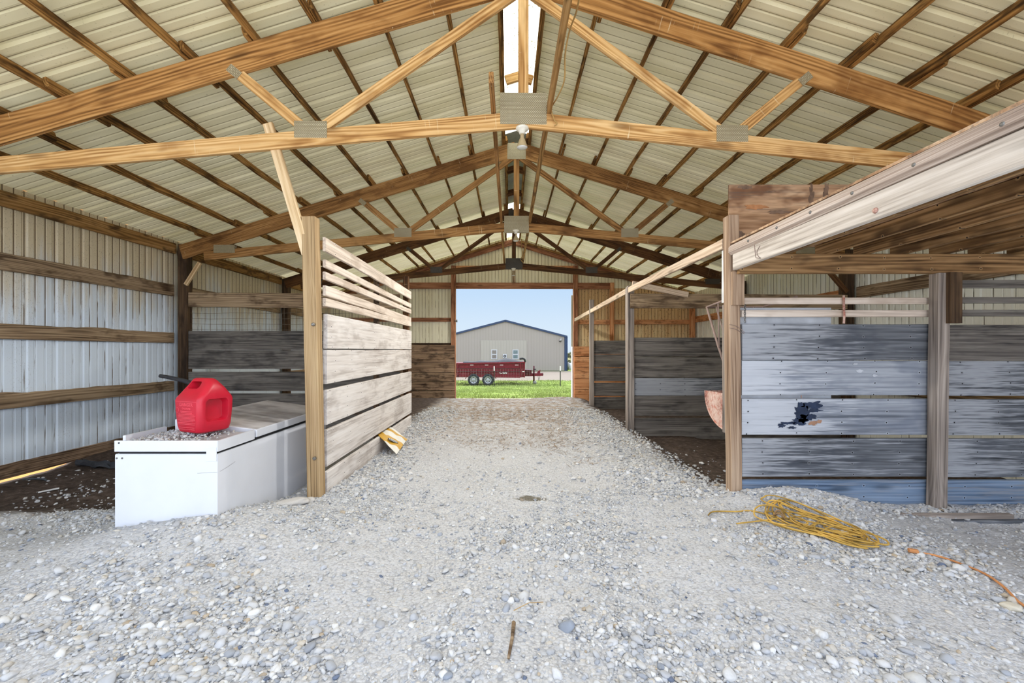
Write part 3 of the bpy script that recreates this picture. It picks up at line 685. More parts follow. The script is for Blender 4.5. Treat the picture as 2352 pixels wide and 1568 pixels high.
# flaking dark paint patch with an orange scrap on the third plank
def blot(name, cx, cz, y, sx, sz, mat, parent, seed, n=46, rag=.35):
    pts = []
    for i in range(n):
        a = 2*PI*i/n; r = 1+rag*mnoise.noise(Vector((math.cos(a)*2.2+seed, math.sin(a)*2.2, seed)))+.22*mnoise.noise(Vector((math.cos(a)*7, math.sin(a)*7, seed*3)))
        pts.append((cx+sx*r*math.cos(a), y, cz+sz*r*math.sin(a)))
    vs = pts+[(p[0], y+.002, p[2]) for p in pts]; fs = [tuple(range(n))]+[(i, i+n, (i+1) % n+n, (i+1) % n) for i in range(n)]
    c = Vector((cx, y, cz)); return link(name, mesh(name, [Vector(v)-c for v in vs], fs), mat, Matrix.Translation(c), parent)
M['navy_flake'] = plain('navy_paint_flake', lin(42, 54, 78), .7, var=.2)
M['orange_flake'] = plain('bare_wood_flake', lin(172, 132, 106), .8)
for (px, py, sx, sz, sd) in ((1842, 948, .062, .085, 3.1), (1862, 930, .085, .032, 4.4), (1872, 942, .06, .014, 6.4), (1858, 958, .07, .025, 9.3), (1835, 968, .07, .03, 1.3), (1808, 972, .07, .012, 5.7), (1796, 978, .03, .016, 7.9), (1820, 982, .04, .010, 2.2)):
    q = at(px, py, 3.61); blot('paint_patch', q.x, q.z, 3.6135, sx, sz, M['navy_flake'], t1, sd, rag=.75)
for (px, py, sx, sz, sd) in ((1868, 972, .04, .018, 8.2), (1882, 968, .025, .014, 4.9)):
    q = at(px, py, 3.61); blot('bare_patch', q.x, q.z, 3.6130, sx, sz, M['orange_flake'], t1, sd, rag=.6)
for (px, py, sx, sz, sd) in ((1975, 852, .035, .013, 3.3), (1965, 836, .022, .010, 5.3), (2010, 862, .02, .012, 6.3)):
    q = at(px, py, 3.61); blot('pale_patch', q.x, q.z, 3.6130, sx, sz, M['white_sheet'], t1, sd, rag=.5)
# white sheet behind the first plank wall
o = board('sheet_metal', (2.10, 3.70, 1.27), (2.93, 3.70, 1.27), .84, .006, M['white_sheet'], ch=.001); tag(o, 'white painted metal sheet behind the slats near the ribbed post', 'sheet')
tubes('hanging_strap', [[(2.97, 3.607, 1.79), (2.968, 3.603, 1.7), (2.972, 3.604, 1.60), (2.97, 3.606, 1.54)]], .009, M['rust'])['label'] = 'rusty strap hanging over the two pale slats'
bpy.data.objects['hanging_strap']['category'] = 'strap'
ch = []
for i in range(9):
    z = 1.70-i*.018; a = PI/2*(i % 2)
    ch.append([(2.088+.007*math.cos(u)*math.cos(a), 3.596+.007*math.cos(u)*math.sin(a), z+.012*math.sin(u)) for u in np.linspace(0, 2*PI, 9)])
tag(tubes('chain', ch, .0028, M['steel'], seg=5), 'short rusty chain hanging beside the ribbed post', 'chain')
# wire wound on the post and the loop on the fascia
tag(tubes('wire_loop', [[(1.945+.135*u, 3.59-.0*u, 1.53-.07*u+.02*math.sin(u*3)) for u in np.linspace(0, 1, 9)], [(1.945+.135*u, 3.592, 1.50-.045*u+.01*math.sin(u*4)) for u in np.linspace(0, 1, 9)]], .0022, M['rod'], seg=5), 'thin wire wrapped round the grey ribbed post', 'wire')

t = plankwall('stall_wall', (3.8, 6.72, -.1), 'dark grey plank wall at the back of the first open stall', [(1.515, 1.207), (1.19, .864), (.848, .558), (.553, .223), (.187, -.22)], 2.06, 5.5, 6.74, ['dark_plank', 'dark_plank', 'blue_plank', 'dark_plank', 'dark_plank'])
board('header', (1.98, 6.625, 2.11), (5.5, 6.625, 2.09), .235, .04, M['girt'], parent=t, wob=.003)
board('header_block', (2.0, 6.58, 2.38), (2.9, 6.58, 2.20), .09, .038, M['rail'], parent=t)
t = thing('stall_post', (1.99, 6.68, -.1), 'weathered post at the aisle end of the dark stall wall', 'post')
post('post', 2.005, 6.70, -.2, 2.36, .10, .10, M['post_grey'], '', parent=t); post('edge_board', 1.945, 6.68, -.15, 2.34, .022, .12, M['post_grey'], '', parent=t)
post('stall_post', 1.985, 9.72, -.2, 2.51, .10, .10, M['post_grey'], 'farthest grey stall post near the doorway')
t = plankwall('stall_wall', (3.8, 9.76, 0), 'dark plank wall of the farthest stall with glowing gaps', [(1.54, 1.217), (1.21, .904), (.883, .57), (.528, .215), (.184, -.2)], 2.05, 5.5, 9.78, ['dark_plank'])
o = board('aisle_rail', (1.965, 3.71, 2.272), (1.965, 6.74, 2.288), .09, .038, M['rail'], ch=.004); tag(o, 'pale wooden rail over the first open stall', 'rail')
o = board('aisle_rail', (1.962, 6.76, 2.285), (1.962, 12.0, 2.205), .09, .038, M['rail'], ch=.004); tag(o, 'pale wooden rail running on to the far doorway', 'rail')

# hay rack and feed pan on the back of the first plank wall
t = thing('hay_rack', (2.1, 3.95, .7), 'rusty wire hay rack with an enamel feed pan behind the ribbed post', 'feeder')
rods = []
for x in np.linspace(2.045, 2.62, 7):
    rods.append([(x, 4.20, 1.75), (x, 3.98, 1.36), (x, 3.76, 1.02)])
tubes('rack_rod', rods[:1], .011, M['rod'], t)
for rr in rods[1:]: tubes('rack_rod', [rr], .008, M['rod'], t)
tubes('top_bar', [[(2.045, 3.70, 1.79), (2.045, 4.20, 1.75), (2.62, 4.20, 1.75), (2.62, 3.70, 1.79)]], .010, M['rod'], t)
tubes('side_rod', [[(2.045, 3.97, 1.76), (2.045, 3.95, 1.3)]], .007, M['rod'], t); tubes('side_rod', [[(2.045, 3.80, 1.77), (2.045, 3.80, 1.05)]], .008, M['rod'], t)
# pan: quarter round in profile
prof = [(3.69, .90)]+[(3.69+.50*math.cos(a)**.85, .89-.34*math.sin(a)**.9) for a in np.linspace(.0, PI/2, 14)]
vs, fs = [], []; n = len(prof)
for x in (2.03, 2.66):
    for y, z in prof: vs.append((x, y, z))
for i in range(1, n-1): fs.append((i, i+1, n+i+1, n+i))
fs.append(tuple(range(n))); fs.append(tuple(range(2*n-1, n-1, -1)))
c = Vector((2.3, 3.9, .75)); pan = link('feed_pan', mesh('feed_pan', [Vector(v)-c for v in vs], fs), M['rust'], Matrix.Translation(c), t)
sm = pan.modifiers.new('s', 'SOLIDIFY'); sm.thickness = .006
rim = [(2.026, y, z) for y, z in prof[1:]]
tubes('pan_rim', [rim], .009, M['rust'], pan, seg=6)

# ------------------------------------------------------------------ loft
t = thing('hay_loft', (3.8, 2.0, 1.97), 'weathered loft platform jutting over the right stall', 'loft')
board('fascia', (1.985, 3.57, 2.075), (1.985, .62, 2.082), .142, .038, M['fascia'], parent=t, ch=.006)
board('edge_timber', (1.982, 3.60, 2.187), (1.975, .62, 2.205), .088, .075, M['timber'], parent=t, ch=.032)
board('cross_beam', (2.0, 3.545, 2.055), (5.55, 3.545, 2.055), .17, .045, M['joist'], parent=t, ch=.005)
board('cross_beam', (2.0, .66, 2.055), (5.55, .66, 2.055), .17, .045, M['joist'], parent=t, ch=.005)
for i, x in enumerate((2.045, 2.42, 2.78, 3.12, 3.45, 3.80, 4.15, 4.5, 4.9, 5.3)):
    z = 2.19 if i else 2.16
    board('joist', (x, 3.66, z), (x, .62, z), .10 if i else .15, .045, M['joist'], parent=t, ch=.004, wob=.004)
box('deck', (1.962, .60, 2.243), (5.6, 3.68, 2.258), M['plywood'], t, ch=.002)
for y in (3.3, 2.95, 2.62, 2.3, 1.95, 1.6):
    lathe('bolt', [(0, 0), (.011, 0), (.009, .005), (0, .006)], M['steel'], Matrix.Translation((1.943, y, 2.19)) @ Matrix.Rotation(-PI/2, 4, 'Y'), t, seg=8)
lathe('bolt', [(0, 0), (.016, 0), (.013, .008), (0, .01)], M['rust'], Matrix.Translation((1.966, 2.18, 2.05)) @ Matrix.Rotation(-PI/2, 4, 'Y'), t, seg=10)
o = board('plywood_sheet', (2.02, 3.735, 2.535), (3.30, 3.735, 2.535), .57, .018, M['plywood'], ch=.002); tag(o, 'water stained plywood sheet standing upright on the loft edge', 'plywood')
M['smudge'] = plain('dark_smudge', lin(124, 100, 82), .85, var=.2, scale=14)
M['rust_smudge'] = plain('rusty_smudge', lin(182, 128, 86), .85, var=.15, scale=14)
for (px, py, sx, sz, mm, sd) in ((1864, 452, .022, .12, 'smudge', 2.0), (1897, 450, .024, .11, 'smudge', 4.0), (1735, 475, .10, .022, 'rust_smudge', 6.0), (1790, 487, .10, .016, 'smudge', 8.0), (1712, 430, .07, .018, 'smudge', 9.0), (1700, 545, .05, .05, 'smudge', 11.0), (1770, 440, .05, .008, 'smudge', 13.0)):
    q = at(px, py, 3.7255); blot('water_stain', q.x, q.z, 3.7235, sx, sz, M[mm], o, sd, rag=.7)
q = Vector((1.962, 3.2, 2.14)); tag(tubes('wire_loop', [[(1.963, 3.25-.02*u, 2.145-.11*u-.02*math.sin(u*PI)) for u in np.linspace(0, 1, 7)]+[(1.963, 3.17+.05*math.sin(u*3), 2.02+.1*u) for u in np.linspace(0, 1, 6)]], .0022, M['rod'], seg=5), 'thin wire loop hanging on the pale loft fascia', 'wire')

# lumber half buried by the stall wall
o = board('scrap_board', at(2055, 1186, 3.36), at(2322, 1186, 3.36), .048, .045, M['post_grey'], wob=.003); tag(o, 'grey board lying on gravel at the foot of the stall wall', 'board')
o = board('scrap_board', at(2098, 1202, 3.315), at(2420, 1202, 3.315), .06, .04, M['blue_plank'], wob=.004); tag(o, 'blue grey board half buried in front of the other board', 'board')

# ------------------------------------------------------------------ lamps under the trusses; the third is added to light the deep end
for i, (y, lab) in enumerate(((TY[0], 'white lamp holder with a flood bulb under the nearest truss'), (TY[1], 'small lamp holder under the second truss'), (TY[2], 'tiny added lamp holder under the dark truss, put in to brighten the doorway end'))):
    zb = 3.25
    t = thing('ceiling_lamp', (RX-.01, y, zb), lab, 'lamp')
    down = Matrix.Translation((RX-.01, y-.0, zb)) @ Matrix.Rotation(PI, 4, 'X')
    lathe('lamp_holder', [(0, -.004), (.056, -.004), (.058, .006), (.05, .016), (.032, .026), (.026, .048), (.022, .052), (0, .052)], M['porcelain'], down, t)
    b = lathe('bulb', [(0, .045), (.017, .045), (.017, .075), (.016, .08), (.026, .095), (.044, .145), (.048, .158)], M['bulb_dusty'], down @ Matrix.Rotation(.12, 4, 'X'), t)
    lathe('bulb_face', [(.048, .158), (.044, .166), (.024, .172), (0, .173)], M['bulb'], down @ Matrix.Rotation(.12, 4, 'X'), b)
# rope and cord beside the right brace
pts = [(.43, 2.35, 3.45), (.435, 2.6, 3.47), (.42, 2.8, 3.50), (.41, 2.95, 3.44), (.425, 3.1, 3.36), (.40, 3.3, 3.36), (.385, 3.5, 3.42), (.37, 3.54, 3.40), (.40, 3.535, 3.30), (.42, 3.53, 3.27), (.40, 3.53, 3.25)]
def smoothpath(pts, n=8):
    P = [Vector(p) for p in pts]; out = []
    for i in range(len(P)-1):
        a = P[max(0, i-1)]; b = P[i]; c = P[i+1]; d = P[min(len(P)-1, i+2)]
        for k in range(n):
            u = k/n; out.append(.5*((2*b)+(c-a)*u+(2*a-5*b+4*c-d)*u*u+(3*b-a-3*c+d)*u**3))
    out.append(P[-1]); return out
tag(tubes('rope', [smoothpath(pts)], .006, M['rope'], seg=6), 'tan rope draped beside the right brace to the nearest truss', 'rope')
pts = [(.30, 9.5, 3.9), (.31, 9.52, 3.7), (.33, 9.5, 3.55), (.29, 9.48, 3.42), (.34, 9.5, 3.36)]
tag(tubes('rope', [smoothpath(pts)], .010, M['rope'], seg=6), 'tan rope dangling beside the dark truss plate', 'rope')

# ------------------------------------------------------------------ freezer
FX0, FX1, FY0, FY1 = -2.745, -2.03, 2.84, 4.52
t = thing('chest_freezer', ((FX0+FX1)/2, 3.9, -.1), 'white chest freezer standing in the left stall with gravel on its lid', 'freezer')
bd = box('body', (FX0, FY0, -.16), (FX1, FY1, .578), M['white_enamel'], t, ch=.006)
for (x, z) in ((FX0+.012, .55), (FX0+.05, .55), (FX1-.055, .553), (FX1-.018, .553)):
    lathe('screw', [(0, 0), (.007, 0), (.006, .003), (0, .004)], M['steel'], Matrix.Translation((x, FY0, z)) @ Matrix.Rotation(PI/2, 4, 'X'), bd, seg=8)
box('gasket', (FX0+.015, FY0+.015, .576), (FX1-.015, FY1-.02, .600), M['black'], t, ch=.001)
# fixed shelf at the near end: four raised sides round a dusty tray
sh = box('shelf', (FX0, FY0+.003, .60), (FX1, 3.255, .652), M['lid_dusty'], t, ch=.003)
box('front_lip', (FX0-.002, FY0-.003, .595), (FX1+.002, FY0+.012, .672), M['white_enamel'], sh, ch=.003)
box('side_lip', (FX1-.012, FY0, .595), (FX1+.003, 3.25, .670), M['white_enamel'], sh, ch=.003)
box('side_lip', (FX0-.003, FY0+.06, .60), (FX0+.018, 3.25, .695), M['white_enamel'], sh, ch=.004)
lathe('screw', [(0, 0), (.006, 0), (.005, .003), (0, .004)], M['black'], Matrix.Translation((FX0+.03, FY0-.003, .657)) @ Matrix.Rotation(PI/2, 4, 'X'), sh, seg=8)
TL = .085; ly0, ly1 = 3.275, FY1; lc = Vector(((FX0+FX1)/2, (ly0+ly1)/2, .63))
a0, a1 = FX0+.06, FX1+.005
vs = [Vector(p)-lc for y in (ly0, ly1) for p in ((a0, y, .602), (a1, y, .602), (a1, y, .664), (a0, y, .664+TL))]
me = mesh('lid', vs, [(0, 1, 2, 3), (7, 6, 5, 4), (0, 4, 5, 1), (1, 5, 6, 2), (2, 6, 7, 3), (3, 7, 4, 0)])
lid = link('lid', me, M['white_enamel'], Matrix.Translation(lc), t)
bvl = lid.modifiers.new('b', 'BEVEL'); bvl.width = .006; bvl.segments = 2
board('lid_top', (a0+.012, (ly0+ly1)/2, .666+TL*.985), (a1-.010, (ly0+ly1)/2, .6655), .003, ly1-ly0-.02, M['lid_dusty'], parent=lid, ch=.001)
hb = box('hinge_bracket', (FX1-.075, FY0-.006, .53), (FX1-.004, FY0-.001, .625), M['white_enamel'], t, ch=.001)
tubes('scratch', [[(FX1+.003, FY0+.02, .452), (FX1+.003, FY0+.1, .462), (FX1+.003, FY0+.18, .478)]], .0008, M['steel'], bd, seg=4)
tubes('scratch', [[(FX1-.14, FY0-.001, .445), (FX1-.06, FY0-.001, .45), (FX1-.002, FY0-.001, .452)]], .0007, M['steel'], bd, seg=4)

# ------------------------------------------------------------------ gas can
def rrect(x0, x1, y0, y1, r, z, n=6):
    out = []; r = min(r, (x1-x0)*.49, (y1-y0)*.49)
    for cx, cy, a0 in ((x1-r, y1-r, 0), (x0+r, y1-r, PI/2), (x0+r, y0+r, PI), (x1-r, y0+r, 1.5*PI)):
        for i in range(n+1):
            a = a0+PI/2*i/n; out.append((cx+r*math.cos(a), cy+r*math.sin(a), z))
    return out
def loft(secs):
    vs, fs = [], []; n = len(secs[0])
    for s in secs: vs += s
    for i in range(len(secs)-1):
        for k in range(n): fs.append((i*n+k, i*n+(k+1) % n, (i+1)*n+(k+1) % n, (i+1)*n+k))
    fs.append(tuple(reversed(range(n)))); fs.append(tuple((len(secs)-1)*n+k for k in range(n)))
    return vs, fs
S = [(-.112, .108, -.105, .105, .04, 0), (-.128, .125, -.122, .122, .05, .012), (-.138, .132, -.128, .128, .045, .05), (-.143, .135, -.132, .132, .035, .15),
     (-.146, .137, -.135, .135, .035, .240), (-.145, .137, -.128, .130, .04, .262), (-.143, .134, -.104, .112, .045, .290), (-.138, .126, -.076, .090, .045, .325),
     (-.130, .114, -.056, .070, .045, .352), (-.118, .096, -.040, .054, .04, .378), (-.106, .076, -.030, .040, .03, .394), (-.090, .058, -.018, .026, .02, .402)]
vs, fs = loft([rrect(*s) for s in S])
canM = Matrix.Translation((-2.33, 3.125, .688)) @ Matrix.Rotation(math.radians(-20), 4, 'Z')
can = thing('gas_can', (-2.33, 3.125, .688), 'red plastic fuel can with embossed warning text on the gravelly freezer top', 'fuel can')
tmp = link('tmp', mesh('tmp', vs, fs, True), None, Matrix.Identity(4))
def cutter(secs, mx):
    v, f = loft(secs); c = link('cut', mesh('cut', v, f), None, mx); return c
cuts = [cutter([rrect(-.060, .060, -.027, .027, .02, -.3), rrect(-.060, .060, -.027, .027, .02, .3)], Matrix.Translation((-.026, 0, .352)) @ Matrix.Rotation(PI/2, 4, 'X')),
        cutter([rrect(-.085, .062, -.075, .075, .03, -.05), rrect(-.10, .078, -.088, .088, .035, .03)], Matrix.Translation((.128, .0, .155)) @ Matrix.Rotation(PI/2, 4, 'Y'))]
for c in cuts:
    md = tmp.modifiers.new('b', 'BOOLEAN'); md.operation = 'DIFFERENCE'; md.object = c; md.solver = 'EXACT'
bv = tmp.modifiers.new('bv', 'BEVEL'); bv.width = .006; bv.segments = 2; bv.limit_method = 'ANGLE'; bv.angle_limit = math.radians(40)
me = evalmesh(tmp); me.materials.clear(); me.shade_smooth()
for x in cuts+[tmp]: bpy.data.objects.remove(x)
body = link('body', me, M['red_plastic'], canM, can)
sp = [(-.11, 0, .335), (-.15, -.012, .360), (-.20, -.028, .378), (-.29, -.06, .400), (-.375, -.09, .416)]
spout = tubes('spout', [[canM @ Vector(p) for p in smoothpath(sp, 5)]], lambda u: .020-.006*u, M['black'], can, seg=12)
lathe('collar', [(0, 0), (.032, 0), (.034, .012), (.03, .03), (.02, .034), (0, .034)], M['grey_plastic'], canM @ Matrix.Translation((-.118, .008, .325)) @ Matrix.Rotation(math.radians(-50), 4, 'Y'), can, seg=16)
face = canM @ Matrix.Translation((0, -.1345, .0)) @ Matrix.Rotation(math.radians(91), 4, 'X')
fm = lambda x, z: canM @ Matrix.Translation((x, -.1315-.012*(z/.24-.5)*.5, z)) @ Matrix.Rotation(PI/2, 4, 'X') @ Matrix.Rotation(math.radians(-1.0), 4, 'X')
lettering('embossed_text', 'DANGER', .036, M['red_pale'], fm(.0, .212), body)
lettering('embossed_text', 'GASOLINE', .020, M['red_pale'], fm(.0, .184), body)
for i, (z, w) in enumerate(((.163, .13), (.152, .12), (.141, .17), (.131, .19), (.121, .18), (.111, .19), (.101, .19), (.091, .15), (.078, .19), (.068, .18), (.045, .17), (.032, .18))):
    a = canM @ Vector((-w/2, -.1325+.002*(i > 6), z)); b = canM @ Vector((w/2, -.1325+.002*(i > 6), z))
    board('embossed_line', a, b, .0032, .002, M['red_pale'], parent=body, ch=.0005)
tubes('embossed_ring', [[canM @ Vector((-.098+.018*math.cos(u), -.134, .170+.018*math.sin(u))) for u in np.linspace(0, 2*PI, 20)]], .0012, M['red_pale'], body, seg=4)
board('embossed_edge', canM @ Vector((-.118, -.1352, .236)), canM @ Vector((.110, -.1352, .236)), .0025, .002, M['red_pale'], parent=body, ch=.0005)

# ------------------------------------------------------------------ feed bag wedged under the plank
A_, B_, C_, D_ = Vector((-1.69, 5.26, .215)), Vector((-1.69, 5.82, .215)), Vector((-1.42, 5.72, .05)), Vector((-1.37, 4.98, .045))
C_.z = gz(C_.x, C_.y)+.03; D_.z = gz(D_.x, D_.y)+.03
bt = thing('feed_bag', D_, 'yellow and white paper feed bag wedged in the lowest gap of the whitewashed planks', 'bag')
xd = ((B_-A_)+(C_-D_)).normalized(); yd = ((A_+B_)-(C_+D_)); yd = (yd-xd*yd.dot(xd)).normalized(); zd = xd.cross(yd)
if zd.x < 0 and zd.z < 0: zd = -zd; 
bm_ = Matrix(((xd.x, yd.x, zd.x), (xd.y, yd.y, zd.y), (xd.z, yd.z, zd.z))).to_4x4(); bm_.translation = (A_+B_+C_+D_)/4
inv = bm_.inverted(); la_, lb_, lc_, ld2 = [inv @ p for p in (A_, B_, C_, D_)]
bv_, bf_ = [], []; nu, nv = 26, 16
for k, s in enumerate((1, -1)):
    for j in range(nv+1):
        for i in range(nu+1):
            u, v = i/nu, j/nv; p = (ld2*(1-u)+lc_*u)*(1-v)+(la_*(1-u)+lb_*u)*v
            puff = max(0, (1-(2*u-1)**4)*(1-(2*v-1)**4))
            bv_.append((p.x+.012*mnoise.noise(Vector((u*3, v*4, 1))), p.y, p.z+s*(.002+.012*puff)+.024*puff*mnoise.noise(Vector((u*6, v*3, 2)))+.012*mnoise.noise(Vector((u*9, v*2, 5)))))
nn = (nu+1)*(nv+1)
for k in range(2):
    for j in range(nv):
        for i in range(nu):
            q = (k*nn+j*(nu+1)+i, k*nn+j*(nu+1)+i+1, k*nn+(j+1)*(nu+1)+i+1, k*nn+(j+1)*(nu+1)+i); bf_.append(q if k == 0 else q[::-1])
bag = link('bag', mesh('bag', bv_, bf_, True), M['bag'], bm_, bt)
M['emblem'] = plain('dark_emblem', lin(34, 36, 44), .6)
em = bm_ @ Matrix.Translation((-.17, -.03, .026)) @ Matrix.Rotation(.25, 4, 'Z')
lathe('emblem', [(0, 0), (.5, 0), (.5, .04), (0, .04)], M['emblem'], em @ Matrix.Diagonal((.085, .15, .06, 1)), bag, seg=24)
lathe('emblem_ring', [(.34, .05), (.42, .05), (.42, .07), (.34, .07)], M['white_paint'], em @ Matrix.Diagonal((.085, .15, .06, 1)), bag, seg=24, cap=False)
for i in range(3): board('emblem_mark', em @ Vector((-.012+.012*i, -.035, .0052)), em @ Vector((-.012+.012*i, .035, .0052)), .001, .006, M['white_paint'], up=zd, parent=bag, ch=.0002)
# ------------------------------------------------------------------ cords
def onground(x, y, dz=.006): return Vector((x, y, gz(x, y)+dz))
def gpix(px, py, dz=0.0):
    """photo point lying on the ground"""
    y = 1.3*FPX/(py-VY)
    for _ in range(6):
        x = (px-VX)*y/FPX; y = (CAMZ-gz(x, y))*FPX/(py-VY)
    x = (px-VX)*y/FPX; return x, y
path = []
cx, cy = gpix(1905, 1212); A = Vector((*gpix(1745, 1170), 0)); B = Vector((*gpix(2045, 1262), 0)); ax = (B-A).normalized(); bx = Vector((-ax.y, ax.x, 0)); la = (B-A).length/2; ctr = (A+B)/2
rr = random.Random(9); K = 13
for k in range(K):
    sa = la*rr.uniform(.38, 1.0); sb = la*rr.uniform(.22, .55); sh_ = 1-sa/la
    oc = ctr+ax*rr.uniform(-sh_, sh_)*la*.95+bx*rr.uniform(-.10, .10); tw = rr.uniform(-.45, .35)
    for i in range(15):
        a = 2*PI*i/15+.3*math.sin(k*1.7)
        u = sa*(math.cos(a)+.12*math.sin(2*a+k)); v = sb*(math.sin(a)+.22*math.sin(2*a+k*2.1))
        q = oc+ax*(u*math.cos(tw)-v*math.sin(tw))+bx*(u*math.sin(tw)+v*math.cos(tw))
        path.append((q.x, q.y, gz(q.x, q.y)+.010+.0025*k+.014*abs(math.sin(a*1.5+k))))
head = [(*gpix(1627, 1186), 0), (*gpix(1640, 1178), 0), (*gpix(1690, 1178), 0), (*gpix(1745, 1180), 0)]
head = [(x, y, gz(x, y)+.012) for x, y, _ in head]
tail = [(*gpix(1990, 1240), 0), (*gpix(1900, 1215), 0), (*gpix(1810, 1198), 0), (*gpix(1750, 1204), 0), (*gpix(1692, 1211), 0)]
tail = [(x, y, gz(x, y)+.028) for x, y, _ in tail]
t = thing('extension_cord', (ctr.x, ctr.y, gz(ctr.x, ctr.y)), 'yellow extension cord heaped in loose coils on the gravel', 'cord')
tubes('cord', [smoothpath(head+path[:-20]+tail, 5)], .0058, M['yellow_cord'], t, seg=6)
tubes('cord_wrap', [smoothpath([(ctr.x-.18+.03*math.cos(u), ctr.y+.16+.045*math.sin(u), gz(ctr.x-.18, ctr.y+.16)+.04+.02*math.sin(u*2)) for u in np.linspace(0, 12, 30)], 3)], .006, M['brown_cord'], t, seg=6)
pp = [gpix(*p) for p in ((2108, 1273), (2150, 1280), (2205, 1298), (2262, 1322), (2305, 1352), (2352, 1396))]+[(2.62, 1.92), (2.4, 1.6), (2.3, 1.2)]
pp = [(x, y, gz(x, y)+.012) for x, y in pp]
t = thing('power_cord', pp[0], 'orange power cord with a moulded plug trailing across the gravel', 'cord')
tubes('cord', [smoothpath(pp, 6)], .0065, M['orange_cord'], t, seg=8)
d = (Vector(pp[0])-Vector(pp[1])).normalized(); p0 = Vector(pp[0])
board('plug', p0+Vector((0, 0, .006)), p0+d*.045+Vector((0, 0, .006)), .024, .030, M['orange_cord'], parent=t, ch=.007)
# twig and scraps
a = gpix(1168, 1517); b = gpix(1180, 1440)
tag(tubes('stick', [[onground(*a, .012), onground((a[0]+b[0])/2+.004, (a[1]+b[1])/2, .022), onground(*b, .022)]], lambda u: .006+.004*u, M['girt'], seg=7), 'broken brown stick lying on the gravel at bottom centre', 'stick')
a = gpix(1180, 1411); b = gpix(1248, 1392)
tag(tubes('straw', [[onground(*a, .02), onground((a[0]+b[0])/2, (a[1]+b[1])/2+.01, .03), onground(*b, .022)]], .0018, M['rope'], seg=5), 'thin pale straw on the gravel beyond the brown stick', 'straw')
a = gpix(88, 1133); b = gpix(136, 1124)
tag(board('plastic_strip', onground(*a, .012), onground(*b, .015), .012, .035, M['white_paint'], wob=.004), 'white plastic strip lying on the soil left of the freezer', 'scrap')
a = gpix(75, 1106); tag(tubes('hose_scrap', [[onground(a[0]+.13*math.cos(u), a[1]+.06*math.sin(u), .015) for u in np.linspace(.2, 2.9, 12)]], .009, M['grey_plastic'], seg=6), 'grey hoop of old hose half buried near the left wall', 'scrap')
def crumple(name, x, y, sx, sy, h, mat, label, cat, seed):
    vs, fs = [], []; n = 12
    for j in range(n+1):
        for i in range(n+1):
            u = i/n-.5; v = j/n-.5
            zz = h*abs(mnoise.noise(Vector((u*4+seed, v*5, seed))))+h*.5*max(0, .5-abs(v)*2)
            vs.append((x+sx*u+.2*sx*mnoise.noise(Vector((v*3, seed, 0))), y+sy*v+.3*sy*mnoise.noise(Vector((u*4, 0, seed))), gz(x+sx*u, y+sy*v)+.012+zz))
    for j in range(n):
        for i in range(n): k = j*(n+1)+i; fs.append((k, k+1, k+n+2, k+n+1))
    c = Vector((x, y, gz(x, y))); o = link(name, mesh(name, [Vector(v)-c for v in vs], fs), mat, Matrix.Translation(c))
    sm = o.modifiers.new('s', 'SOLIDIFY'); sm.thickness = .002
    return tag(o, label, cat)
crumple('plastic_sheet', -5.0, 5.0, .55, .16, .09, M['tarp'], 'crumpled grey plastic sheeting at the foot of the left wall', 'scrap', 3.3)
crumple('plastic_sheet', -4.55, 5.05, .7, .05, .03, M['white_paint'], 'long white torn plastic tail trailing towards the freezer', 'scrap', 7.7)
crumple('plastic_sheet', -5.1, 5.55, .35, .12, .07, M['white_sheet'], 'small white plastic scrap against the left wall by the freezer', 'scrap', 5.2)
